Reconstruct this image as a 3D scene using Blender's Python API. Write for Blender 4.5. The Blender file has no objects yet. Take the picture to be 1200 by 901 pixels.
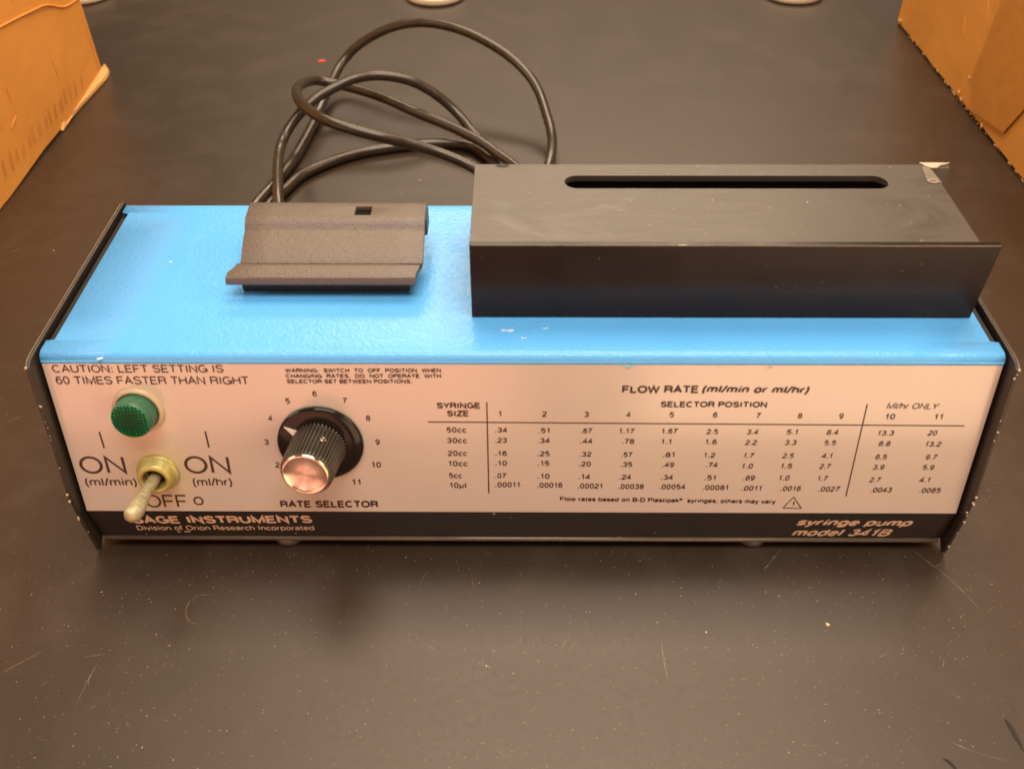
import bpy, bmesh, math, random
from mathutils import Vector, Matrix
random.seed(7)
scene = bpy.context.scene
COL = scene.collection

# ------------------------------------------------------------------ camera
cam_d = bpy.data.cameras.new("camera")
cam = bpy.data.objects.new("camera", cam_d)
COL.objects.link(cam)
scene.camera = cam
CAM_LOC = Vector((-0.00088, -0.21465, 0.2672))
PITCH, YAW, ROLL = math.radians(42.51), math.radians(-0.50), math.radians(-0.208)
fw = Vector((math.sin(YAW) * math.cos(PITCH), math.cos(YAW) * math.cos(PITCH), -math.sin(PITCH)))
rt = fw.cross(Vector((0, 0, 1))).normalized()
up = rt.cross(fw)
rt2 = rt * math.cos(ROLL) + up * math.sin(ROLL)
up2 = up * math.cos(ROLL) - rt * math.sin(ROLL)
cam.matrix_world = Matrix(((rt2.x, up2.x, -fw.x, CAM_LOC.x), (rt2.y, up2.y, -fw.y, CAM_LOC.y),
                           (rt2.z, up2.z, -fw.z, CAM_LOC.z), (0, 0, 0, 1)))
cam_d.sensor_width = 36.0
cam_d.lens = 36.0 * 1073.4 / 1200.0
cam_d.clip_start = 0.01
cam_d.clip_end = 50
cam_d.dof.use_dof = True
cam_d.dof.focus_distance = 0.36
cam_d.dof.aperture_fstop = 16.0

# ------------------------------------------------------------------ light
world = bpy.data.worlds.new("World")
scene.world = world
world.use_nodes = True
bg = world.node_tree.nodes["Background"]
bg.inputs[0].default_value = (1.0, 0.74, 0.50, 1)
bg.inputs[1].default_value = 0.09


def area(name, loc, target, sx, sy, power, col):
    d = bpy.data.lights.new(name, 'AREA')
    d.shape = 'RECTANGLE'
    d.size, d.size_y = sx, sy
    d.energy = power
    d.color = col
    o = bpy.data.objects.new(name, d)
    o.location = loc
    o.rotation_euler = (Vector(target) - Vector(loc)).to_track_quat('-Z', 'Y').to_euler()
    COL.objects.link(o)
    return o


WARM = (1.0, 0.76, 0.54)
area("ceiling_lamp_front", (0.15, -0.45, 1.75), (0.10, 0.0, 0), 1.3, 0.6, 33, (1.0, 0.87, 0.74))
area("ceiling_lamp_overhead", (0.12, 0.74, 1.85), (0.12, 0.74, 0), 1.5, 0.75, 40, WARM)
area("ceiling_lamp_left", (-0.32, 2.00, 1.85), (-0.32, 2.00, 0), 0.7, 0.5, 4, WARM)
area("ceiling_lamp_back", (0.16, 2.45, 1.85), (0.16, 2.45, 0), 1.7, 0.7, 58, WARM)
area("side_fill_right", (1.7, 0.0, 1.0), (-0.28, 0.25, 0.05), 0.8, 0.8, 15, (1.0, 0.80, 0.60))  # added fill standing in for wall bounce, brightens the left box
area("side_fill_left", (-1.7, 0.1, 1.0), (0.28, 0.30, 0.05), 0.8, 0.8, 13, (1.0, 0.80, 0.60))  # added fill from the other side, brightens the right box
area("added_glow_rose", (-0.42, -0.68, -0.02), (-0.12, 0, 0.04), 0.9, 0.8, 5.0, (1.0, 0.36, 0.23))  # added rose light, stands in for the pink surroundings the panel reflects
area("added_glow_amber", (0.52, -0.68, -0.02), (0.16, 0, 0.04), 0.8, 0.8, 6.6, (1.0, 0.60, 0.36))  # added amber light, gives the panel's right half its peach reflection

scene.view_settings.view_transform = 'Standard'
scene.view_settings.look = 'None'
scene.view_settings.exposure = 0.0
scene.view_settings.gamma = 1.0
scene.render.engine = 'CYCLES'
scene.render.resolution_x, scene.render.resolution_y = 1024, 768

# ------------------------------------------------------------------ measures (metres)
HW = 0.15            # half width of the pump between its side plates
H = 0.08256          # height of the blue top
D = 0.0890           # depth of the pump
PT = Vector((0, 0.0, 0.0792))           # top of the sloping front panel
PB = Vector((0, -0.01153, 0.02155))     # foot of the sloping panel
SB = Vector((0, -0.0094, 0.0045))       # foot of the black strip
BZ = 0.11033         # top of the black housing


# ------------------------------------------------------------------ materials
class NT:
    def __init__(s, name):
        s.m = bpy.data.materials.new(name)
        s.m.use_nodes = True
        s.t = s.m.node_tree
        s.b = s.t.nodes["Principled BSDF"]
        s.o = s.t.nodes["Material Output"]
        s.tc = s.t.nodes.new("ShaderNodeTexCoord")

    def n(s, kind, **kw):
        x = s.t.nodes.new("ShaderNode" + kind)
        for k, v in kw.items():
            setattr(x, k, v)
        return x

    def l(s, a, b):
        s.t.links.new(a, b)

    def coord(s, scale=(1, 1, 1), loc=(0, 0, 0), rot=(0, 0, 0), src='Object'):
        mp = s.n("Mapping")
        mp.inputs['Scale'].default_value = scale
        mp.inputs['Location'].default_value = loc
        mp.inputs['Rotation'].default_value = rot
        s.l(s.tc.outputs[src], mp.inputs[0])
        return mp.outputs[0]

    def noise(s, scale, detail=4, rough=.55, vec=None, dist=0.0):
        x = s.n("TexNoise")
        x.inputs['Scale'].default_value = scale
        x.inputs['Detail'].default_value = detail
        x.inputs['Roughness'].default_value = rough
        x.inputs['Distortion'].default_value = dist
        s.l(vec or s.coord(), x.inputs['Vector'])
        return x.outputs['Fac']

    def ramp(s, fac, stops):
        r = s.n("ValToRGB")
        el = r.color_ramp.elements
        while len(el) < len(stops):
            el.new(0.5)
        for e, (p, c) in zip(el, stops):
            e.position = p
            e.color = (c, c, c, 1) if isinstance(c, (int, float)) else (*c, 1)
        s.l(fac, r.inputs[0])
        return r.outputs[0]

    def mix(s, fac, a, b, kind='MIX'):
        x = s.n("Mix", data_type='RGBA', blend_type=kind)
        for sock, v in ((x.inputs[0], fac), (x.inputs[6], a), (x.inputs[7], b)):
            if isinstance(v, bpy.types.NodeSocket):
                s.l(v, sock)
            elif isinstance(v, (int, float)):
                sock.default_value = v
            else:
                sock.default_value = (*v, 1)
        return x.outputs[2]

    def math(s, op, a, b=0.0):
        x = s.n("Math", operation=op)
        for sock, v in ((x.inputs[0], a), (x.inputs[1], b)):
            if isinstance(v, bpy.types.NodeSocket):
                s.l(v, sock)
            else:
                sock.default_value = v
        return x.outputs[0]

    def bump(s, h, strength, dist, prev=None):
        x = s.n("Bump")
        x.inputs['Strength'].default_value = strength
        x.inputs['Distance'].default_value = dist
        s.l(h, x.inputs['Height'])
        if prev is not None:
            s.l(prev, x.inputs['Normal'])
        return x.outputs[0]

    def set(s, **kw):
        for k, v in kw.items():
            sock = s.b.inputs[k.replace('_', ' ')]
            if isinstance(v, bpy.types.NodeSocket):
                s.l(v, sock)
            elif isinstance(v, (int, float)):
                sock.default_value = v
            else:
                sock.default_value = (*v, 1) if len(v) == 3 else v
        return s.m


def plain(name, col, rough=.5, metal=0.0, var=.25, nscale=200, spec=.5, bump=0.0):
    t = NT(name)
    f = t.noise(nscale)
    c = t.mix(f, tuple(x * (1 - var) for x in col), tuple(min(1, x * (1 + var)) for x in col))
    kw = dict(Base_Color=c, Roughness=t.ramp(t.noise(nscale * .4), [(.3, max(0, rough - .08)), (.7, min(1, rough + .08))]),
              Metallic=metal)
    t.set(**kw)
    t.b.inputs['Specular IOR Level'].default_value = spec
    if bump:
        t.set(Normal=t.bump(t.noise(nscale * 3), bump, .0003))
    return t.m


M = {}
# bench: black worn epoxy
t = NT("bench_epoxy")
big = t.noise(5, 3, .5)
mid = t.noise(32, 6, .62, dist=.6)
fine = t.noise(420, 5, .7)
streak = t.noise(9, 5, .6, vec=t.coord(scale=(1, 5, 1)))
vo = t.n("TexVoronoi"); vo.inputs['Scale'].default_value = 340
t.l(t.coord(), vo.inputs['Vector'])
speck = t.ramp(vo.outputs['Distance'], [(.07, 1.0), (.13, 0.0)])
vo2 = t.n("TexNoise"); vo2.inputs['Scale'].default_value = 70
t.l(t.coord(), vo2.inputs['Vector'])
speck = t.math('MULTIPLY', speck, t.ramp(vo2.outputs['Fac'], [(.55, 0.0), (.7, .6)]))
base = t.mix(big, (.021, .0115, .0055), (.034, .020, .0105))
base = t.mix(t.ramp(mid, [(.48, 0.0), (.75, .30)]), base, (.062, .043, .027))
base = t.mix(speck, base, (.18, .135, .09))
rg = t.ramp(mid, [(.3, .38), (.7, .43)])
rg = t.mix(t.ramp(fine, [(.45, 0.0), (.75, .5)]), rg, (.50, .50, .50))
nb = t.bump(t.noise(900, 3), .10, .0002)
nb = t.bump(t.noise(160, 3), .05, .0003, nb)
t.set(Base_Color=base, Roughness=rg, Normal=nb)
t.b.inputs['Specular IOR Level'].default_value = .46
t.b.inputs['Coat Weight'].default_value = .12
t.b.inputs['Coat Roughness'].default_value = .34
M['bench'] = t.m

# blue orange-peel enamel
t = NT("blue_enamel")
h1 = t.noise(820, 2, .5)
h2 = t.noise(230, 3, .5)
c = t.mix(t.noise(40, 5, .6), (.092, .385, .79), (.115, .42, .84))
c = t.mix(t.ramp(t.noise(85, 6, .7), [(.70, 0.0), (.78, .35)]), c, (.32, .60, .85))
nb = t.bump(h1, .55, .00030)
nb = t.bump(h2, .22, .0004, nb)
t.set(Base_Color=c, Roughness=t.ramp(h2, [(.3, .21), (.7, .30)]), Normal=nb)
t.b.inputs['Specular IOR Level'].default_value = .30
M['blue'] = t.m

# aged cream panel film
t = NT("panel_film")
c = t.mix(t.noise(14, 4, .6), (.45, .40, .335), (.50, .45, .38))
c = t.mix(t.ramp(t.noise(120, 6, .7), [(.60, 0.0), (.80, .30)]), c, (.58, .49, .37))
gd = t.n('VectorMath', operation='DISTANCE'); gp = t.n('NewGeometry'); t.l(gp.outputs['Position'], gd.inputs[0]); gd.inputs[1].default_value = (-.1215, -.009, .038)
grime = t.math('MULTIPLY', t.ramp(t.math('ADD', gd.outputs['Value'], t.math('MULTIPLY', t.noise(180, 5, .7), .006)), [(.0095, .8), (.0150, .35), (.0200, 0.0)]), t.ramp(t.noise(260, 5, .7), [(.25, .2), (.7, 1.0)]))
c = t.mix(grime, c, (.52, .45, .21))
ge = t.n('VectorMath', operation='DISTANCE'); t.l(gp.outputs['Position'], ge.inputs[0]); ge.inputs[1].default_value = (-.1218, -.0030, .0628)
c = t.mix(t.math('MULTIPLY', t.ramp(t.math('ADD', ge.outputs['Value'], t.math('MULTIPLY', t.noise(150, 5, .7), .004)), [(.0100, .8), (.0135, 0.0)]), .9), c, (.62, .52, .36))
nb = t.bump(t.noise(60, 2), .06, .0006)
t.set(Base_Color=c, Roughness=t.ramp(t.noise(70, 4), [(.3, .16), (.7, .26)]), Normal=nb)
t.b.inputs['Specular IOR Level'].default_value = .75
t.b.inputs['Coat Weight'].default_value = .7
t.b.inputs['Coat IOR'].default_value = 1.6
t.b.inputs['Coat Roughness'].default_value = .16
M['panel'] = t.m

M['strip'] = plain("black_strip_film", (.018, .014, .011), .28, var=.3, nscale=90, bump=.05)
t = NT("black_crinkle_paint")
c = t.mix(t.noise(160, 6, .7), (.016, .012, .009), (.035, .026, .019))
t.set(Base_Color=c, Roughness=.42, Normal=t.bump(t.noise(1500, 3), .35, .0003))
M['plate'] = t.m
M['chassis'] = plain("black_chassis_paint", (.014, .011, .009), .45, nscale=300, bump=.1)
M['rim'] = plain("worn_highlight_steel", (.20, .155, .11), .45, .6, nscale=400)
M['chip'] = plain("chipped_paint_flecks", (.46, .37, .28), .6, nscale=300)
M['ink'] = plain("dark_brown_ink", (.040, .018, .012), .45, nscale=500)
M['cream_ink'] = plain("cream_ink", (.62, .47, .33), .45, nscale=500)
M['lip'] = plain('lip_highlight_black', (.09, .072, .055), .22, var=.3, nscale=120)  # colour lifted above the black paint to carry the lip's highlight line
M['rubber'] = plain("grey_rubber", (.07, .06, .045), .55, nscale=300)

# anodised housing
t = NT("black_anodised_aluminium")
c = t.mix(t.noise(26, 6, .65, dist=1.2), (.045, .035, .026), (.075, .060, .045))
sm = t.ramp(t.noise(30, 6, .7, vec=t.coord(scale=(1, 1.6, 1), loc=(.3, .1, 0)), dist=.8), [(.54, 0.0), (.66, .75)])
c = t.mix(sm, c, (.050, .042, .034))
gr = t.noise(55, 3, .6, vec=t.coord(scale=(1, 18, 18)))
t.set(Base_Color=c, Roughness=t.mix(sm, t.ramp(gr, [(.3, .36), (.7, .44)]), (.30, .30, .30)),
      Normal=t.bump(t.noise(1300, 3), .12, .0002))
t.b.inputs['Specular IOR Level'].default_value = .58
M['housing'] = t.m
t = NT('black_anodised_shade')  # darker copy of the housing colour, front wall's shade painted in
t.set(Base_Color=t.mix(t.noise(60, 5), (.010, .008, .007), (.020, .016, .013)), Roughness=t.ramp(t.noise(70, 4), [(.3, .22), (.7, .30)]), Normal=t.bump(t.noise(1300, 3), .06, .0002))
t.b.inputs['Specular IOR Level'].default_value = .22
M['housing_shade'] = t.m
M['inside'] = plain("dark_interior", (.010, .008, .007), .6)

# moulded clamp plastic, fine leather grain
t = NT("textured_black_plastic")
c = t.mix(t.noise(900, 4, .6), (.050, .036, .026), (.15, .108, .076))
nb = t.bump(t.noise(1500, 3, .6, vec=t.coord(scale=(.7, 1, 1))), .60, .00035)
t.set(Base_Color=c, Roughness=.46, Normal=nb)
t.b.inputs['Specular IOR Level'].default_value = .7
M['clamp'] = t.m

t = NT("black_cable_rubber")
c = t.mix(t.noise(70, 5, .6), (.026, .017, .010), (.060, .042, .026))
t.set(Base_Color=c, Roughness=t.ramp(t.noise(120, 4), [(.3, .20), (.7, .32)]), Normal=t.bump(t.noise(350, 3), .10, .0003))
M['cable'] = t.m

# knob
M['knob'] = plain("glossy_black_phenolic", (.012, .009, .007), .14, var=.3, spec=.3)
M['grip'] = plain("worn_fluted_plastic", (.050, .038, .028), .38, var=.4, nscale=250, bump=.1)
t = NT("spun_aluminium")
tg = t.n("Tangent", direction_type='RADIAL', axis='Z')
ring_v = t.n("TexGradient", gradient_type='SPHERICAL')
t.l(t.coord(scale=(110, 110, 0.001)), ring_v.inputs[0])
rn = t.n("TexNoise"); rn.inputs['Scale'].default_value = 1.0; rn.inputs['Detail'].default_value = 3
cmb = t.n("CombineXYZ"); t.l(t.math('MULTIPLY', ring_v.outputs['Fac'], 60.0), cmb.inputs[0])
t.l(cmb.outputs[0], rn.inputs['Vector'])
t.set(Base_Color=t.mix(rn.outputs['Fac'], (.70, .64, .54), (.84, .78, .66)), Metallic=1.0,
      Roughness=.34, Anisotropic=.9, Tangent=tg.outputs[0])
t.b.inputs['Anisotropic Rotation'].default_value = .25
M['spun'] = t.m
M['bright'] = plain("polished_rim", (.88, .74, .56), .18, 1.0, var=.1)
M['white'] = plain("white_paint_mark", (.78, .72, .62), .5, var=.08)

t = NT("green_lens_face")
vo = t.n("TexVoronoi"); vo.inputs['Scale'].default_value = 900; vo.inputs['Randomness'].default_value = .1
t.l(t.coord(), vo.inputs['Vector'])
c = t.mix(t.ramp(vo.outputs['Distance'], [(.20, 1.0), (.50, 0.0)]), (.000, .040, .016), (.004, .30, .095))  # glints of the lens painted in as brighter green dots
t.set(Base_Color=c, Roughness=.35, Normal=t.bump(vo.outputs['Distance'], .2, .0003))
t.b.inputs['Specular IOR Level'].default_value = .15
M['lens'] = t.m
t = NT("green_lens_side")
c = t.mix(t.noise(500, 5, .7), (.002, .045, .02), (.07, .19, .11))
t.set(Base_Color=c, Roughness=.35, Normal=t.bump(t.noise(800, 4), .3, .0003))
t.b.inputs['Specular IOR Level'].default_value = .3
t.b.inputs['Subsurface Weight'].default_value = .2
t.b.inputs['Subsurface Radius'].default_value = (.0005, .002, .001)
M['lens_side'] = t.m
M['bezel'] = plain("cream_bezel", (.46, .36, .23), .35, var=.15)
t = NT("tarnished_yellow_metal")
c = t.mix(t.noise(330, 5, .7), (.34, .29, .06), (.52, .46, .15))
c = t.mix(t.ramp(t.noise(240, 5, .7), [(.5, 0.0), (.75, .8)]), c, (.42, .43, .26))
t.set(Base_Color=c, Roughness=.38, Metallic=.35, Normal=t.bump(t.noise(900, 4), .35, .0003))
M['brass'] = t.m
t = NT("corroded_lever")
c = t.mix(t.ramp(t.noise(420, 6, .75), [(.35, 0.0), (.65, 1.0)]), (.26, .22, .11), (.50, .45, .27))
t.set(Base_Color=c, Roughness=.40, Metallic=.35, Normal=t.bump(t.noise(1000, 5, .7), .6, .0005))
M['lever'] = t.m


def cardboard(name, a, b, seed):
    t = NT(name)
    c = t.mix(t.noise(22, 6, .65, vec=t.coord(loc=(seed, 0, 0))), a, b)
    w = t.n("TexWave", wave_type='BANDS', bands_direction='Y')
    w.inputs['Scale'].default_value = 60
    w.inputs['Distortion'].default_value = .15
    t.l(t.coord(), w.inputs['Vector'])
    c = t.mix(t.math('MULTIPLY', w.outputs['Fac'], .05), c, tuple(x * .6 for x in a))
    fib = t.noise(420, 6, .8)
    c = t.mix(t.ramp(fib, [(.55, 0.0), (.8, .25)]), c, tuple(x * .55 for x in a))
    c = t.mix(t.ramp(t.noise(9, 4, .6, vec=t.coord(loc=(seed, 3, 1))), [(.50, 0.0), (.62, .35)]), c, tuple(x * .80 for x in a))
    sc = t.noise(60, 6, .8, vec=t.coord(scale=(1, .35, 2.2), loc=(0, seed, 0)))
    c = t.mix(t.ramp(sc, [(.60, 0.0), (.72, .45)]), c, tuple(min(1, x * 1.25 + .04) for x in b))
    nb = t.bump(w.outputs['Fac'], .06, .001)
    nb = t.bump(t.noise(14, 3), .30, .003, nb)
    nb = t.bump(t.noise(500, 3), .25, .0004, nb)
    t.set(Base_Color=c, Roughness=.75, Normal=nb)
    t.b.inputs['Specular IOR Level'].default_value = .25
    return t.m


M['card_l'] = cardboard("orange_brown_cardboard", (.72, .29, .052), (.82, .35, .070), 1)
M['card_r'] = cardboard("brown_cardboard", (.70, .285, .050), (.80, .345, .065), 4)
M['card_raw'] = plain("torn_cardboard_edge", (.72, .37, .12), .9, var=.3, nscale=300, bump=.4)
t = NT("brown_packing_tape")
c = t.mix(t.noise(60, 5, .6), (.58, .22, .032), (.66, .26, .04))
t.set(Base_Color=c, Roughness=.28, Normal=t.bump(t.noise(40, 5, .6), .5, .002))
M['tape'] = t.m
M['card_ink'] = plain("faded_stamp_ink", (.50, .19, .045), .8, var=.3, nscale=200)
t = NT("frosted_cream_plastic")
c = t.mix(t.noise(60, 4), (.68, .55, .38), (.78, .64, .46))
t.set(Base_Color=c, Roughness=.3)
M['dish'] = t.m
M['red'] = plain("red_scrap_paint", (.50, .045, .02), .5)
t = NT("scratch_mark")
tr = t.n("BsdfTransparent"); mx = t.n("MixShader")
t.l(t.ramp(t.noise(260, 5, .8), [(.38, .02), (.72, .55)]), mx.inputs[0])
t.l(tr.outputs[0], mx.inputs[1]); t.l(t.b.outputs[0], mx.inputs[2]); t.l(mx.outputs[0], t.o.inputs[0])
t.set(Base_Color=(.42, .32, .22), Roughness=.6)
M['scratch'] = t.m
M['gouge'] = plain("dark_gouge", (.012, .008, .005), .8)
M['dust'] = plain("pale_dust", (.55, .44, .32), .8, var=.5, nscale=90)


# ------------------------------------------------------------------ mesh helpers
def link(name, bm, mat, parent=None, smooth=False, bevel=0.0, seg=2, matrix=None):
    me = bpy.data.meshes.new(name)
    bmesh.ops.recalc_face_normals(bm, faces=bm.faces)
    bm.to_mesh(me)
    bm.free()
    for m_ in (mat if isinstance(mat, (list, tuple)) else [mat]):
        me.materials.append(m_)
    o = bpy.data.objects.new(name, me)
    COL.objects.link(o)
    if parent is not None:
        o.parent = parent
    if matrix is not None:
        o.matrix_local = matrix
    if smooth:
        for f in me.polygons:
            f.use_smooth = True
    if bevel:
        b = o.modifiers.new("bevel", 'BEVEL')
        b.width = bevel
        b.segments = seg
        b.limit_method = 'ANGLE'
        b.angle_limit = math.radians(35)
        b.harden_normals = False
    return o


def box(bm, x0, x1, y0, y1, z0, z1):
    vs = [bm.verts.new((x, y, z)) for z in (z0, z1) for y in (y0, y1) for x in (x0, x1)]
    for f in ((0, 1, 3, 2), (4, 6, 7, 5), (0, 4, 5, 1), (2, 3, 7, 6), (0, 2, 6, 4), (1, 5, 7, 3)):
        bm.faces.new([vs[i] for i in f])
    return vs


def prism(bm, pts, x0, x1):
    """closed (y,z) outline extruded along x"""
    a = [bm.verts.new((x0, y, z)) for y, z in pts]
    b = [bm.verts.new((x1, y, z)) for y, z in pts]
    n = len(pts)
    for i in range(n):
        bm.faces.new((a[i], a[(i + 1) % n], b[(i + 1) % n], b[i]))
    bm.faces.new(a[::-1])
    bm.faces.new(b)


def lathe(bm, prof, seg=64, mats=None, wob=None):
    """profile [(r,z)...] round local z"""
    rings = []
    for k, (r, z) in enumerate(prof):
        if r < 1e-7:
            rings.append([bm.verts.new((0, 0, z))])
        else:
            rings.append([bm.verts.new((r * math.cos(2 * math.pi * i / seg), r * math.sin(2 * math.pi * i / seg), z)) for i in range(seg)])
    for k in range(len(rings) - 1):
        A, B = rings[k], rings[k + 1]
        for i in range(seg):
            j = (i + 1) % seg
            if len(A) == 1 and len(B) == 1:
                continue
            if len(A) == 1:
                f = bm.faces.new((A[0], B[i], B[j]))
            elif len(B) == 1:
                f = bm.faces.new((A[i], A[j], B[0]))
            else:
                f = bm.faces.new((A[i], A[j], B[j], B[i]))
            if mats:
                f.material_index = mats[k]


def tag(o, label=None, cat=None, group=None, kind=None):
    if label: o["label"] = label
    if cat: o["category"] = cat
    if group: o["group"] = group
    if kind: o["kind"] = kind
    return o


def empty(name, loc=(0, 0, 0)):
    o = bpy.data.objects.new(name, None)
    o.location = loc
    o.empty_display_size = .02
    COL.objects.link(o)
    return o


def catmull(pts, per=10):
    P = [Vector(p) for p in pts]
    P = [P[0] * 2 - P[1]] + P + [P[-1] * 2 - P[-2]]
    out = []
    for i in range(1, len(P) - 2):
        a, b, c, d = P[i - 1:i + 3]
        for k in range(per):
            t_ = k / per
            out.append(.5 * ((2 * b) + (c - a) * t_ + (2 * a - 5 * b + 4 * c - d) * t_ ** 2 + (3 * b - a - 3 * c + d) * t_ ** 3))
    out.append(P[-2].copy())
    return out


def tube(bm, pts, r, seg=14):
    T = [(pts[min(i + 1, len(pts) - 1)] - pts[max(i - 1, 0)]).normalized() for i in range(len(pts))]
    nrm = T[0].orthogonal().normalized()
    rings = []
    for p_, t_ in zip(pts, T):
        nrm = (nrm - t_ * nrm.dot(t_)).normalized()
        bn = t_.cross(nrm)
        rr = r(len(rings) / len(pts)) if callable(r) else r
        rings.append([bm.verts.new(p_ + (nrm * math.cos(2 * math.pi * k / seg) + bn * math.sin(2 * math.pi * k / seg)) * rr) for k in range(seg)])
    for A, B in zip(rings, rings[1:]):
        for k in range(seg):
            bm.faces.new((A[k], A[(k + 1) % seg], B[(k + 1) % seg], B[k]))
    bm.faces.new(rings[0][::-1])
    bm.faces.new(rings[-1])


def ribbon(bm, pts, w, z):
    """thin tapering mark lying on the bench, pts (x,y) in mm, w in mm"""
    P = catmull([(x / 1000, y / 1000, z) for x, y in pts], 6)
    L, Rr = [], []
    for i, p_ in enumerate(P):
        t_ = (P[min(i + 1, len(P) - 1)] - P[max(i - 1, 0)]).normalized()
        n_ = Vector((-t_.y, t_.x, 0))
        s_ = math.sin(math.pi * min(max((i + .25) / (len(P) - .5), 0), 1)) ** .6
        hw = w / 2000 * s_ * random.uniform(.7, 1.15)
        L.append(bm.verts.new(p_ + n_ * hw))
        Rr.append(bm.verts.new(p_ - n_ * hw))
    for i in range(len(P) - 1):
        bm.faces.new((L[i], L[i + 1], Rr[i + 1], Rr[i]))


def flake(bm, c, r, flat=.4):
    n = random.choice((4, 5, 6))
    a0 = random.uniform(0, 6)
    ring = []
    el = random.uniform(.5, 1)
    th = random.uniform(0, 3.14)
    for k in range(n):
        a = a0 + 2 * math.pi * k / n
        q = r * random.uniform(.6, 1.2)
        x, y = q * math.cos(a), q * math.sin(a) * el
        ring.append(bm.verts.new((c[0] + x * math.cos(th) - y * math.sin(th), c[1] + x * math.sin(th) + y * math.cos(th), c[2])))
    top = bm.verts.new((c[0], c[1], c[2] + r * flat))
    for k in range(n):
        bm.faces.new((ring[k], ring[(k + 1) % n], top))


def frame(A, B):
    """local frame of a sloping face: x right, y up the slope, z outward"""
    d = (B - A).normalized()
    y = -d
    x = Vector((1, 0, 0))
    z = x.cross(y)
    return x, y, z


PX, PY, PZ = frame(PT, PB)
SX, SY, SZ = frame(PB, SB)


def panel_matrix(u, v, n=0.0, face='P'):
    A, (x, y, z) = (PT, (PX, PY, PZ)) if face == 'P' else (PB, (SX, SY, SZ))
    o = A + x * (u / 1000) - y * (v / 1000) + z * (n / 1000)
    return Matrix(((x.x, y.x, z.x, o.x), (x.y, y.y, z.y, o.y), (x.z, y.z, z.z, o.z), (0, 0, 0, 1)))

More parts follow.
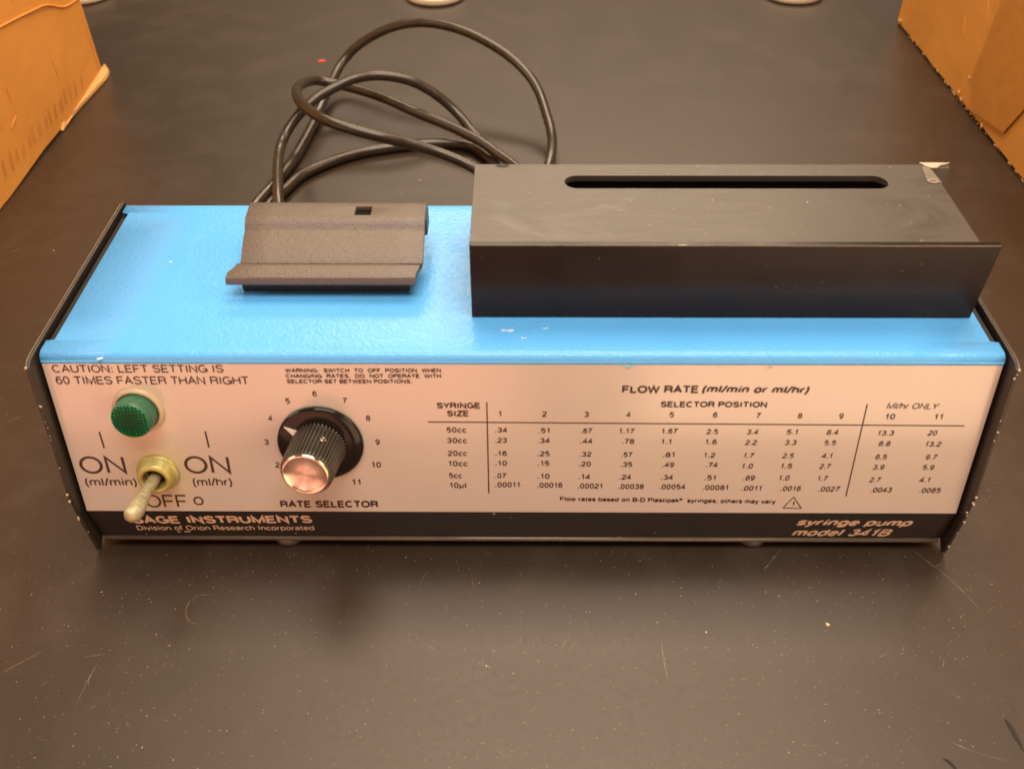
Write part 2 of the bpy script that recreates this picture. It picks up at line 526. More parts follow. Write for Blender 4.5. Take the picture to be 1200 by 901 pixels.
TEXT=[
('CAUTION: LEFT SETTING IS', -146.9, 3.42, -93.01, 3.28, 2.88, 0, 0, 'P'),
('60 TIMES FASTER THAN RIGHT', -146.82, 7.68, -85.82, 7.62, 2.99, 0, 0, 'P'),
('ON', -147.42, 42.83, -132.0, 42.67, 7.23, 0, 0, 'P'),
('ON', -112.24, 42.6, -96.96, 42.55, 7.22, 0, 0, 'P'),
('(ml/min)', -147.22, 47.84, -129.78, 47.77, 3.36, 0, 0, 'P'),
('(ml/hr)', -110.67, 47.7, -97.43, 47.65, 3.35, 0, 0, 'P'),
('OFF', -128.46, 57.19, -114.27, 57.14, 5.57, 0, 0, 'P'),
('SAGE INSTRUMENTS', -135.89, 7.89, -72.66, 7.17, 4.91, 1, 0, 'S'),
('Division of Orion Research Incorporated', -135.75, 12.22, -72.84, 11.83, 3.09, 0, 0, 'S'),
('WARNING:  SWITCH  TO  OFF  POSITION  WHEN', -73.78, 3.17, -24.9, 3.05, 1.49, 1, 0, 'P'),
('CHANGING  RATES.  DO  NOT  OPERATE  WITH', -73.83, 5.17, -24.98, 5.04, 1.5, 1, 0, 'P'),
('SELECTOR SET BETWEEN POSITIONS.', -73.79, 7.17, -34.25, 7.07, 1.51, 1, 0, 'P'),
('6', -66.23, 12.01, -64.79, 12.01, 2.11, 1, 0, 'P'),
('5', -75.14, 14.78, -73.69, 14.77, 2.13, 1, 0, 'P'),
('7', -56.68, 14.56, -55.23, 14.56, 2.13, 1, 0, 'P'),
('4', -81.75, 21.34, -80.28, 21.34, 2.18, 1, 0, 'P'),
('8', -49.94, 21.25, -48.47, 21.24, 2.18, 1, 0, 'P'),
('3', -84.19, 30.77, -82.7, 30.77, 2.25, 1, 0, 'P'),
('9', -47.61, 30.65, -46.12, 30.65, 2.25, 1, 0, 'P'),
('2', -81.84, 40.01, -80.32, 40.01, 2.32, 1, 0, 'P'),
('10', -49.47, 39.9, -46.42, 39.89, 2.32, 1, 0, 'P'),
('11', -56.67, 47.17, -53.89, 47.16, 2.38, 1, 0, 'P'),
('RATE SELECTOR', -82.33, 57.01, -48.65, 56.88, 3.05, 1, 0, 'P'),
('SYRINGE', -26.85, 16.42, -13.04, 16.38, 2.27, 1, 0, 'P'),
('SIZE', -23.68, 19.45, -16.82, 19.43, 2.29, 1, 0, 'P'),
('FLOW RATE', 32.05, 10.47, 56.05, 10.43, 2.85, 1, 0, 'P'),
('(ml/min or ml/hr)', 57.16, 10.18, 91.2, 10.5, 2.84, 1, 0.25, 'P'),
('SELECTOR POSITION', 44.65, 15.73, 78.62, 15.76, 2.26, 1, 0, 'P'),
('1', -6.97, 19.5, -6.03, 19.5, 2.16, 1, 0, 'P'),
('2', 6.95, 19.53, 8.44, 19.52, 2.16, 1, 0, 'P'),
('3', 20.49, 19.58, 21.97, 19.58, 2.16, 1, 0, 'P'),
('4', 33.85, 19.61, 35.33, 19.61, 2.16, 1, 0, 'P'),
('5', 47.86, 19.63, 49.34, 19.63, 2.16, 1, 0, 'P'),
('6', 61.79, 19.72, 63.27, 19.72, 2.16, 1, 0, 'P'),
('7', 75.86, 19.88, 77.34, 19.88, 2.16, 1, 0, 'P'),
('8', 89.06, 19.94, 90.54, 19.93, 2.16, 1, 0, 'P'),
('9', 102.29, 20.0, 103.77, 19.99, 2.16, 1, 0, 'P'),
('10', 117.26, 20.15, 120.27, 20.14, 2.16, 1, 0, 'P'),
('11', 132.94, 20.2, 135.51, 20.19, 2.16, 1, 0, 'P'),
('Ml/hr ONLY', 116.71, 16.11, 133.28, 16.25, 2.26, 0, 0.2, 'P'),
('50cc', -24.08, 25.73, -17.65, 25.71, 2.11, 1, 0, 'P'),
('30cc', -24.08, 29.9, -17.51, 29.87, 2.14, 1, 0, 'P'),
('20cc', -24.02, 35.05, -17.65, 35.03, 2.18, 1, 0, 'P'),
('10cc', -23.83, 39.24, -17.59, 39.22, 2.21, 1, 0, 'P'),
('5cc', -23.93, 44.25, -19.62, 44.23, 2.25, 1, 0, 'P'),
('10µl', -23.74, 48.35, -18.27, 48.33, 2.28, 1, 0, 'P'),
('.34', -8.22, 25.68, -4.38, 25.67, 2.01, 1, 0, 'P'),
('.51', 5.8, 25.84, 9.47, 25.83, 2.01, 1, 0, 'P'),
('.67', 19.65, 25.9, 23.49, 25.89, 2.01, 1, 0, 'P'),
('1.17', 32.16, 25.96, 37.24, 25.94, 2.01, 1, 0, 'P'),
('1.67', 45.99, 25.92, 51.24, 25.9, 2.01, 1, 0, 'P'),
('2.5', 60.5, 26.07, 64.24, 26.06, 2.01, 1, 0, 'P'),
('.23', -8.26, 29.74, -4.4, 29.73, 2.04, 1, 0, 'P'),
('.34', 5.69, 29.8, 9.55, 29.79, 2.04, 1, 0, 'P'),
('.44', 19.64, 29.96, 23.5, 29.95, 2.04, 1, 0, 'P'),
('.78', 33.24, 30.02, 37.27, 30.0, 2.04, 1, 0, 'P'),
('1.1', 46.17, 30.08, 49.36, 30.07, 2.04, 1, 0, 'P'),
('1.6', 60.6, 30.13, 64.29, 30.12, 2.04, 1, 0, 'P'),
('.16', -8.32, 35.0, -4.42, 34.99, 2.07, 1, 0, 'P'),
('.25', 5.76, 35.06, 9.66, 35.04, 2.07, 1, 0, 'P'),
('.32', 19.58, 35.22, 23.47, 35.2, 2.07, 1, 0, 'P'),
('.57', 33.4, 35.38, 37.12, 35.37, 2.07, 1, 0, 'P'),
('.81', 47.11, 35.33, 50.92, 35.32, 2.07, 1, 0, 'P'),
('1.2', 60.67, 35.49, 64.31, 35.48, 2.07, 1, 0, 'P'),
('.10', -8.36, 38.98, -4.43, 38.97, 2.1, 1, 0, 'P'),
('.15', 5.81, 39.04, 9.65, 39.02, 2.1, 1, 0, 'P'),
('.20', 19.55, 39.2, 23.48, 39.18, 2.1, 1, 0, 'P'),
('.35', 33.38, 39.36, 37.22, 39.35, 2.1, 1, 0, 'P'),
('.49', 47.28, 39.42, 51.12, 39.4, 2.1, 1, 0, 'P'),
('.74', 61.78, 39.47, 65.53, 39.46, 2.1, 1, 0, 'P'),
('.07', -8.42, 44.19, -4.54, 44.18, 2.14, 1, 0, 'P'),
('.10', 5.88, 44.35, 9.84, 44.34, 2.14, 1, 0, 'P'),
('.14', 19.57, 44.52, 23.36, 44.51, 2.14, 1, 0, 'P'),
('.24', 33.26, 44.58, 37.13, 44.56, 2.14, 1, 0, 'P'),
('.34', 47.29, 44.63, 51.16, 44.62, 2.14, 1, 0, 'P'),
('.51', 61.84, 44.79, 65.53, 44.78, 2.14, 1, 0, 'P'),
('.00011', -8.46, 47.97, -0.23, 47.94, 2.17, 1, 0, 'P'),
('.00016', 5.76, 48.14, 14.25, 48.1, 2.17, 1, 0, 'P'),
('.00021', 19.45, 48.41, 27.68, 48.38, 2.17, 1, 0, 'P'),
('.00038', 33.15, 48.58, 41.73, 48.55, 2.17, 1, 0, 'P'),
('.00054', 47.01, 48.63, 55.67, 48.6, 2.17, 1, 0, 'P'),
('.00081', 61.67, 48.91, 70.15, 48.87, 2.17, 1, 0, 'P'),
('3.4', 73.51, 26.16, 77.2, 26.15, 2.01, 1, 0.12, 'P'),
('5.1', 86.33, 26.12, 90.02, 26.11, 2.01, 1, 0.12, 'P'),
('8.4', 99.34, 26.19, 103.2, 26.18, 2.01, 1, 0.12, 'P'),
('13.3', 115.97, 26.46, 121.32, 26.44, 2.01, 1, 0.12, 'P'),
('20', 132.19, 26.41, 135.25, 26.4, 2.01, 1, 0.12, 'P'),
('2.2', 73.44, 30.34, 77.42, 30.33, 2.04, 1, 0.12, 'P'),
('3.3', 86.44, 30.3, 90.33, 30.29, 2.04, 1, 0.12, 'P'),
('5.5', 99.27, 30.37, 103.25, 30.35, 2.04, 1, 0.12, 'P'),
('8.8', 117.09, 30.63, 121.07, 30.62, 2.04, 1, 0.12, 'P'),
('13.2', 132.42, 30.8, 137.62, 30.78, 2.04, 1, 0.12, 'P'),
('1.7', 73.67, 35.57, 77.24, 35.56, 2.07, 1, 0.12, 'P'),
('2.5', 86.45, 35.64, 90.29, 35.62, 2.07, 1, 0.12, 'P'),
('4.1', 99.2, 35.59, 102.86, 35.58, 2.07, 1, 0.12, 'P'),
('6.5', 117.12, 35.97, 121.04, 35.96, 2.07, 1, 0.12, 'P'),
('9.7', 133.62, 36.02, 137.63, 36.01, 2.07, 1, 0.12, 'P'),
('1.0', 73.6, 39.89, 77.38, 39.87, 2.1, 1, 0.12, 'P'),
('1.5', 86.55, 39.84, 90.41, 39.83, 2.1, 1, 0.12, 'P'),
('2.7', 99.41, 39.91, 103.27, 39.89, 2.1, 1, 0.12, 'P'),
('3.9', 117.16, 40.18, 121.02, 40.16, 2.1, 1, 0.12, 'P'),
('5.9', 133.61, 40.23, 137.56, 40.22, 2.1, 1, 0.12, 'P'),
('.69', 74.69, 44.83, 78.68, 44.81, 2.14, 1, 0.12, 'P'),
('1.0', 86.65, 44.79, 90.28, 44.77, 2.14, 1, 0.12, 'P'),
('1.7', 99.64, 44.96, 103.18, 44.95, 2.14, 1, 0.12, 'P'),
('2.7', 117.14, 45.47, 121.03, 45.45, 2.14, 1, 0.12, 'P'),
('4.1', 133.53, 45.41, 137.33, 45.39, 2.14, 1, 0.12, 'P'),
('.0011', 74.7, 49.17, 81.46, 49.14, 2.17, 1, 0.12, 'P'),
('.0016', 87.86, 49.23, 94.8, 49.21, 2.17, 1, 0.12, 'P'),
('.0027', 100.68, 49.42, 108.07, 49.39, 2.17, 1, 0.12, 'P'),
('.0043', 118.26, 49.69, 125.55, 49.67, 2.17, 1, 0.12, 'P'),
('.0065', 134.72, 49.86, 142.02, 49.83, 2.17, 1, 0.12, 'P'),
('Flow rates based on B-D Plastipak®  syringes, others may vary', 13.52, 53.7, 87.15, 54.67, 1.84, 1, 0, 'P'),
('!', 93.06, 55.76, 93.64, 55.76, 2.4, 1, 0, 'P'),
('syringe pump', 96.23, 7.72, 136.95, 8.03, 4.61, 1, 0.28, 'S'),
('model 341B', 96.31, 14.64, 131.43, 14.77, 4.77, 1, 0.28, 'S'),
]
LINES=[
(-137.59, 25.82, -137.45, 32.18, 0.6),
(-102.85, 25.41, -102.73, 31.86, 0.6),
(-29.98, 21.55, 69.0, 22.14, 0.42),
(69.0, 22.14, 143.32, 22.58, 0.42),
(-10.79, 13.95, -10.66, 50.49, 0.42),
(110.41, 14.38, 110.53, 51.34, 0.42),
(92.91, 51.7, 89.98, 56.44, 0.33),
(89.98, 56.44, 96.26, 56.64, 0.33),
(96.26, 56.64, 92.91, 51.7, 0.33),
]
# ------------------------------------------------------------------ setting
bm = bmesh.new()
box(bm, -1.1, 1.1, -.135, 1.3, -.03, 0)
bench = link("bench_top", bm, M['bench'])
tag(bench, "black worn epoxy laboratory bench top with scratches and dust", kind='structure')

# ------------------------------------------------------------------ pump
pump = tag(empty("syringe_pump"), "blue topped laboratory syringe pump with cream control panel and black end plates", "syringe pump")

# chassis: closed black body a hair inside the skin
bm = bmesh.new()
prism(bm, [(PT.y + .0010, H - .0030), (PB.y + .0008, PB.z), (SB.y + .0008, SB.z + .0002), (-.0075, .0042), (D - .001, .0042), (D - .001, H - .003)], -HW + .0002, HW - .0002)
link("chassis", bm, M['chassis'], pump)

# folded lip along the foot of the front
bm = bmesh.new()
pts = [Vector((x, SB.y - .0006, SB.z + .0003)) for x in (-HW + .001, 0, HW - .001)]
tube(bm, pts, .0009, 10)
link("bottom_lip", bm, M['lip'], pump, smooth=True)

# blue cover: folded sheet with notched sides
prof = [(PT.y - .0002, PT.z - .0001), (PT.y - .0002, H - .0026)]
for k in range(7):
    a = math.pi / 2 * k / 6
    prof.append((PT.y - .0002 + .0026 * (1 - math.cos(a)), H - .0026 + .0026 * math.sin(a)))
ys = [.0068, .0072, .02, .035, .05, .065, .0815, .0820, .0862]
prof += [(y, H) for y in ys]
for k in range(1, 6):
    a = math.pi / 2 * k / 5
    prof.append((.0862 + .0024 * math.sin(a), H - .0024 * (1 - math.cos(a))))
prof.append((.0886, H - .012))
bm = bmesh.new()
rows = []
for y, z in prof:
    hw = HW - .0028 if .0070 < y < .0817 else HW - .0003
    rows.append([bm.verts.new((hw * f, y, z)) for f in (-1, -.8, -.4, 0, .4, .8, 1)])
for A, B in zip(rows, rows[1:]):
    for i in range(6):
        bm.faces.new((A[i], A[i + 1], B[i + 1], B[i]))
cover = link("top_cover", bm, M['blue'], pump, smooth=True)
cover["label"] = "glossy blue enamelled top cover with orange peel texture"
sd = cover.modifiers.new("solid", 'SOLIDIFY'); sd.thickness = .0008; sd.offset = -1
# support flange under the notches
for s in (-1, 1):
    bm = bmesh.new()
    x0, x1 = sorted((s * (HW - .0045), s * (HW - .0001)))
    box(bm, x0, x1, .005, .084, H - .0030, H - .0016)
    link("cover_flange", bm, M['chassis'], pump)

# side plates
plate_prof = [(-.00515, .0813), (-.0095, .0575), (-.01436, .0322), (-.01460, .0210), (-.01333, .0014), (-.0116, .0006),
              (-.0040, .0075), (.010, .0080), (D - .006, .0080), (D, .012), (D, .0832), (.0020, .0832), (-.0030, .0828)]
for s in (-1, 1):
    bm = bmesh.new()
    x0, x1 = sorted((s * (HW + .0008), s * (HW + .0021)))
    prism(bm, plate_prof, x0, x1)
    pl = link("side_plate", bm, M['plate'], pump, bevel=.0004)
    pl["label"] = "black painted end plate at the %s of the pump" % ("left" if s < 0 else "right")
    # worn bright edge line and chips
    bm = bmesh.new()
    xe = s * (HW + .00185)
    tube(bm, [Vector((xe, y, .0832)) for y in (.0015, .03, .06, D - .002)], .00016, 6)
    tube(bm, catmull([(xe, -.0053, .0812), (xe, -.0028, .0827), (xe, .0015, .0832)], 4), .00022, 6)
    link("worn_highlight_edge", bm, M['rim'], pl)
    bm = bmesh.new()
    edge = [(-.00515, .0813), (-.0095, .0575), (-.01436, .0322), (-.0146, .0210), (-.0133, .0014)]
    for k in range(10):
        i = random.randrange(4)
        f = random.random()
        y = edge[i][0] * (1 - f) + edge[i + 1][0] * f
        z = edge[i][1] * (1 - f) + edge[i + 1][1] * f
        r = random.choice((.00015, .0002, .00025, .0004))
        bmesh.ops.create_icosphere(bm, subdivisions=1, radius=r, matrix=Matrix.Translation((s * (HW + random.uniform(.0010, .002)), y - .00005, z)))
    for y, z in ((-.00515, .0815), (-.0143, .0330), (-.0147, .0300), (-.0145, .0205)):
        bmesh.ops.create_icosphere(bm, subdivisions=1, radius=.0005, matrix=Matrix.Translation((s * (HW + .0018), y, z)))
    tag(link("paint_chips", bm, M['chip'], pl), kind='stuff')

# front panel
def face_sheet(name, A, B, y0, y1, mat, off=.0003, th=.0003, inset=.0004):
    """sheet between distances y0..y1 (m) down the slope"""
    x, y, z = frame(A, B)
    bm = bmesh.new()
    pts = []
    for v in (y0, y1):
        for u in (-HW + inset, HW - inset):
            for n in (off - th, off):
                pts.append(bm.verts.new(A + x * u - y * v + z * n))
    for f in ((0, 1, 3, 2), (4, 6, 7, 5), (0, 4, 5, 1), (2, 3, 7, 6), (0, 2, 6, 4), (1, 5, 7, 3)):
        bm.faces.new([pts[i] for i in f])
    return link(name, bm, mat, pump)


LP = (PB - PT).length
LS = (SB - PB).length
panel = face_sheet("front_panel", PT, PB, .0002, LP - .0001, M['panel'])
panel["label"] = "glossy cream front panel printed in dark brown"
strip = face_sheet("name_strip", PB, SB, .0001, LS - .0012, M['strip'])
strip["label"] = "black strip below the cream panel printed in cream"


# lettering ---------------------------------------------------------------
# ------------------------------------------------------------------ a plain grotesque drawn as strokes
def arc(cx, cy, rx, ry, a0, a1, n=None):
    n = n or max(4, int(abs(a1 - a0) / 15))
    return [(cx + rx * math.cos(math.radians(a0 + (a1 - a0) * i / n)), cy + ry * math.sin(math.radians(a0 + (a1 - a0) * i / n))) for i in range(n + 1)]


def oval(cx, cy, rx, ry):
    return arc(cx, cy, rx, ry, 90, 450, 28)


def bowl(cx, cy, rx, ry):
    """squarish oval of the grotesque faces"""
    out = []
    for i in range(33):
        a = math.pi / 2 + 2 * math.pi * i / 32
        c_, s_ = math.cos(a), math.sin(a)
        out.append((cx + rx * math.copysign(abs(c_) ** .86, c_), cy + ry * math.copysign(abs(s_) ** .86, s_)))
    return out


# glyph: (advance, [strokes]); cap height 1, stroke centres kept inside 0..1
XH = .70
GL = {
    'A': (.86, [[(.06, 0), (.43, 1), (.80, 0)], [(.19, .34), (.67, .34)]]),
    'B': (.82, [[(.10, 0), (.10, 1), (.48, 1)] + arc(.48, .765, .23, .235, 90, -90) + [(.10, .53)], [(.48, .53)] + arc(.50, .265, .25, .265, 90, -90) + [(.10, 0)]]),
    'C': (.90, [arc(.47, .5, .39, .5, 48, 312, 20)]),
    'D': (.88, [[(.10, 0), (.10, 1), (.40, 1)] + arc(.42, .5, .38, .5, 90, -90, 14) + [(.10, 0)]]),
    'E': (.76, [[(.68, 1), (.10, 1), (.10, 0), (.70, 0)], [(.10, .52), (.63, .52)]]),
    'F': (.72, [[(.66, 1), (.10, 1), (.10, 0)], [(.10, .50), (.60, .50)]]),
    'G': (.94, [arc(.47, .5, .39, .5, 50, 330, 20) + [(.86, .22), (.86, .46), (.52, .46)], [(.86, .40), (.86, .02)]]),
    'H': (.86, [[(.10, 0), (.10, 1)], [(.76, 0), (.76, 1)], [(.10, .52), (.76, .52)]]),
    'I': (.32, [[(.16, 0), (.16, 1)]]),
    'J': (.66, [[(.54, 1), (.54, .26)] + arc(.31, .24, .23, .24, 0, -170)]),
    'K': (.84, [[(.10, 0), (.10, 1)], [(.74, 1), (.10, .38)], [(.32, .58), (.78, 0)]]),
    'L': (.68, [[(.10, 1), (.10, 0), (.62, 0)]]),
    'M': (1.0, [[(.10, 0), (.10, 1), (.50, .04), (.90, 1), (.90, 0)]]),
    'N': (.88, [[(.10, 0), (.10, 1), (.76, 0), (.76, 1)]]),
    'O': (.96, [oval(.48, .5, .40, .5)]),
    'P': (.80, [[(.10, 0), (.10, 1), (.48, 1)] + arc(.48, .74, .25, .26, 90, -90) + [(.10, .48)]]),
    'Q': (.96, [oval(.48, .5, .40, .5), [(.56, .24), (.84, -.02)]]),
    'R': (.84, [[(.10, 0), (.10, 1), (.50, 1)] + arc(.50, .755, .24, .245, 90, -90) + [(.10, .51)], [(.52, .51)] + arc(.56, .33, .16, .18, 90, 10) + [(.73, .10), (.77, 0)]]),
    'S': (.82, [arc(.41, .755, .31, .245, 15, 180, 10) + [(.13, .66), (.24, .575), (.42, .52), (.60, .465), (.71, .38)] + arc(.42, .265, .31, .265, 8, -168, 12)]),
    'T': (.76, [[(.04, 1), (.72, 1)], [(.38, 1), (.38, 0)]]),
    'U': (.86, [[(.10, 1), (.10, .32)] + arc(.43, .33, .33, .33, 180, 360, 12) + [(.76, 1)]]),
    'V': (.80, [[(.04, 1), (.40, 0), (.76, 1)]]),
    'W': (1.14, [[(.04, 1), (.30, 0), (.57, .98), (.84, 0), (1.10, 1)]]),
    'X': (.82, [[(.06, 1), (.76, 0)], [(.06, 0), (.76, 1)]]),
    'Y': (.80, [[(.04, 1), (.40, .45), (.40, 0)], [(.76, 1), (.40, .45)]]),
    'Z': (.76, [[(.08, 1), (.70, 1), (.06, 0), (.72, 0)]]),
    'a': (.66, [arc(.32, XH - .19, .23, .19, 165, 0, 8) + [(.55, .10), (.58, .02)], [(.55, .42), (.30, .385)] + arc(.25, .19, .185, .19, 100, 290, 10) + [(.44, .07), (.55, .19)]]),
    'b': (.70, [[(.10, 0), (.10, 1)], bowl(.36, XH / 2, .26, XH / 2)]),
    'c': (.62, [arc(.34, XH / 2, .26, XH / 2, 42, 318, 16)]),
    'd': (.70, [[(.60, 0), (.60, 1)], bowl(.34, XH / 2, .26, XH / 2)]),
    'e': (.68, [[(.09, .36), (.59, .36)] + arc(.34, XH / 2, .255, XH / 2, 2, 320, 18)]),
    'f': (.38, [[(.36, .99), (.28, 1)] + arc(.28, .87, .12, .13, 90, 180, 5) + [(.16, 0)], [(.02, XH), (.34, XH)]]),
    'g': (.70, [[(.60, XH), (.60, -.06)] + arc(.35, -.06, .25, .22, 0, -160, 9), bowl(.34, XH / 2, .26, XH / 2)]),
    'h': (.68, [[(.10, 0), (.10, 1)], [(.10, .42)] + arc(.34, .46, .24, XH - .46, 180, 0, 9) + [(.58, 0)]]),
    'i': (.26, [[(.13, 0), (.13, XH)], [(.13, .88), (.13, 1)]]),
    'k': (.62, [[(.10, 0), (.10, 1)], [(.54, XH), (.10, .26)], [(.27, .41), (.57, 0)]]),
    'l': (.26, [[(.13, 0), (.13, 1)]]),
    'm': (1.02, [[(.10, 0), (.10, XH)], [(.10, .44)] + arc(.305, .48, .205, XH - .48, 180, 0, 9) + [(.51, 0)], [(.51, .44)] + arc(.715, .48, .205, XH - .48, 180, 0, 9) + [(.92, 0)]]),
    'n': (.68, [[(.10, 0), (.10, XH)], [(.10, .42)] + arc(.34, .46, .24, XH - .46, 180, 0, 9) + [(.58, 0)]]),
    'o': (.70, [bowl(.35, XH / 2, .26, XH / 2)]),
    'p': (.70, [[(.10, XH), (.10, -.28)], bowl(.36, XH / 2, .26, XH / 2)]),
    'r': (.42, [[(.10, 0), (.10, XH)], [(.10, .40)] + arc(.38, .42, .28, XH - .42, 180, 95, 6)]),
    's': (.60, [arc(.30, XH - .17, .21, .17, 15, 180, 8) + [(.12, .43), (.30, .36), (.48, .28)] + arc(.30, .18, .215, .18, 8, -168, 9)]),
    't': (.38, [[(.16, .92), (.16, .12)] + arc(.26, .12, .10, .12, 180, 270, 4) + [(.35, 0)], [(.02, XH), (.34, XH)]]),
    'u': (.68, [[(.10, XH), (.10, .22)] + arc(.33, .24, .23, .24, 180, 360, 9) , [(.58, XH), (.58, 0)]]),
    'v': (.60, [[(.04, XH), (.30, 0), (.56, XH)]]),
    'w': (.90, [[(.04, XH), (.24, 0), (.45, .68), (.66, 0), (.86, XH)]]),
    'x': (.60, [[(.05, XH), (.55, 0)], [(.05, 0), (.55, XH)]]),
    'y': (.60, [[(.04, XH), (.31, 0)], [(.56, XH), (.29, -.08), (.20, -.25), (.06, -.27)]]),
    '0': (.70, [bowl(.35, .5, .25, .5)]),
    '1': (.58, [[(.12, .77), (.26, .83), (.36, 1), (.36, 0)]]),
    '2': (.70, [arc(.35, .73, .25, .27, 170, -12, 11) + [(.52, .52), (.28, .32), (.11, .14), (.09, 0), (.62, 0)]]),
    '3': (.70, [arc(.34, .765, .23, .235, 165, -80, 12) + [(.30, .53)], [(.36, .53)] + arc(.34, .265, .26, .265, 85, -165, 13)]),
    '4': (.70, [[(.66, .26), (.05, .26), (.48, 1), (.48, 0)]]),
    '5': (.70, [[(.60, 1), (.17, 1), (.12, .54)] + arc(.33, .325, .28, .325, 112, -128, 14)]),
    '6': (.70, [arc(.36, .74, .24, .26, 20, 110, 6) + [(.15, .72), (.10, .48), (.10, .33)] , oval(.355, .32, .255, .32)]),
    '7': (.70, [[(.08, 1), (.62, 1), (.42, .62), (.30, .30), (.26, 0)]]),
    '8': (.70, [oval(.35, .765, .22, .235), oval(.35, .265, .26, .265)]),
    '9': (.70, [arc(.34, .26, .24, .26, 222, 290, 6) + [(.55, .28), (.60, .52), (.60, .67)], oval(.345, .68, .255, .32)]),
    '.': (.30, [[(.14, -.06), (.14, .15)]]),
    ',': (.28, [[(.15, .12), (.15, 0), (.10, -.14)]]),
    ':': (.30, [[(.15, -.02), (.15, .12)], [(.15, .52), (.15, .66)]]),
    '!': (.30, [[(.15, .30), (.15, 1)], [(.15, -.02), (.15, .12)]]),
    '(': (.38, [arc(.42, .36, .28, .70, 115, 245, 9)]),
    ')': (.38, [arc(-.04, .36, .28, .70, 65, -65, 9)]),
    '/': (.36, [[(.02, -.06), (.34, 1.04)]]),
    '-': (.40, [[(.06, .36), (.34, .36)]]),
    'µ': (.70, [[(.04, -.28), (.12, .14), (.16, XH)], [(.12, .20)] + arc(.34, .20, .21, .20, 200, 350, 8), [(.56, 0), (.60, XH)]]),
    '®': (.44, [oval(.22, .80, .17, .19), [(.16, .71), (.16, .89), (.24, .89), (.28, .85), (.24, .80), (.16, .80)]]),
    ' ': (.34, []),
}


def stroke_faces(pts, w):
    """a ribbon of width w round a polyline, mitred"""
    P = [Vector((x, y)) for x, y in pts]
    Q = [P[0]]
    for p_ in P[1:]:
        if (p_ - Q[-1]).length > 1e-4:
            Q.append(p_)
    closed = (Q[0] - Q[-1]).length < 1e-3 and len(Q) > 4
    if closed:
        Q.pop()
    n = len(Q)
    L, R_ = [], []
    for i in range(n):
        a = Q[i - 1] if (i or closed) else None
        b = Q[(i + 1) % n] if (i < n - 1 or closed) else None
        d0 = (Q[i] - a).normalized() if a is not None else None
        d1 = (b - Q[i]).normalized() if b is not None else None
        if d0 is None: d0 = d1
        if d1 is None: d1 = d0
        n0, n1 = Vector((-d0.y, d0.x)), Vector((-d1.y, d1.x))
        m_ = (n0 + n1)
        if m_.length < .2: m_ = n0
        m_.normalize()
        k = 1 / max(.42, m_.dot(n0))
        L.append(Q[i] + m_ * w / 2 * k)
        R_.append(Q[i] - m_ * w / 2 * k)
    idx = range(n if closed else n - 1)
    return [(L[i], L[(i + 1) % n], R_[(i + 1) % n], R_[i]) for i in idx]

def add_text(bm, item, n):
    s, u0, v0, u1, v1, cap, bold, sh, face = item
    w = .232 if bold else .152
    if bold and any(c_.isdigit() for c_ in s): w = .195 if face == 'P' else .215
    if cap > 5 and not bold: w = .122
    pen, quads = 0.0, []
    k = 0
    for ch in s:
        adv, strokes = GL[ch]
        adv *= 1.0
        for st in strokes:
            # keep stroke edges inside the cap height
            q = [(x + pen, y * (1 - w) + w / 2) for x, y in st]
            quads.append((k % 7, stroke_faces(q, w)))
            k += 1
        pen += adv + (.10 if bold else .05)
    xs = [p_.x for _, fs in quads for f in fs for p_ in f]
    x0, x1 = min(xs), max(xs)
    sx = (u1 - u0 - sh * cap * .6) / (x1 - x0)
    if s in ("1",): sx = cap * .95
    slope = (v1 - v0) / (u1 - u0)
    for k, fs in quads:
        mx_ = panel_matrix(u0, v0, n + .004 * k, face)
        cache = {}
        for f in fs:
            vv = []
            for p_ in f:
                X = (p_.x - x0) * sx + sh * p_.y * cap
                Y = p_.y * cap - X * slope
                vv.append(bm.verts.new(mx_ @ Vector((X / 1000, Y / 1000, 0))))
            bm.faces.new(vv)
        

def lettering(name, items, mat, parent, n=.36):
    bm = bmesh.new()
    for it in items:
        add_text(bm, it, n)
    bmesh.ops.remove_doubles(bm, verts=bm.verts, dist=1e-7)
    o = link(name, bm, mat, parent)
    o["kind"] = "stuff"
    return o


def add_line(bm, u0, v0, u1, v1, w, n=.37):
    a = Vector((u0, v0)); b = Vector((u1, v1))
    d = (b - a).normalized()
    pz = Vector((-d.y, d.x)) * w / 2
    q = [a + pz, b + pz, b - pz, a - pz]
    bm.faces.new([bm.verts.new(panel_matrix(p_.x, p_.y, n) @ Vector((0, 0, 0))) for p_ in q])


G = {}
for it in TEXT:
    s, u = it[0], it[1]
    if it[8] == 'S':
        k = "maker_lettering" if u < 0 else "model_lettering"
    elif s.startswith(("CAUTION", "60 TIMES")): k = "caution_lettering"
    elif s.startswith(("WARNING", "CHANGING", "SELECTOR SET")): k = "warning_lettering"
    elif u < -90: k = "switch_lettering"
    elif s == "RATE SELECTOR": k = "selector_lettering"
    elif u < -40: k = "dial_numerals"
    elif s in ("FLOW RATE", "(ml/min or ml/hr)", "SELECTOR POSITION", "Ml/hr ONLY", "SYRINGE", "SIZE"): k = "table_heading"
    elif s.startswith("Flow") or s == "!": k = "footnote_lettering"
    elif it[2] < 21: k = "column_numbers"
    elif u < -12: k = "syringe_sizes"
    else: k = "flow_rate_figures"
    G.setdefault(k, []).append(it)
for k, its in G.items():
    st = its[0][8] == 'S'
    lettering(k, its, M['cream_ink'] if st else M['ink'], strip if st else panel)
bm = bmesh.new()
for q in LINES[:2]:
    add_line(bm, *q)
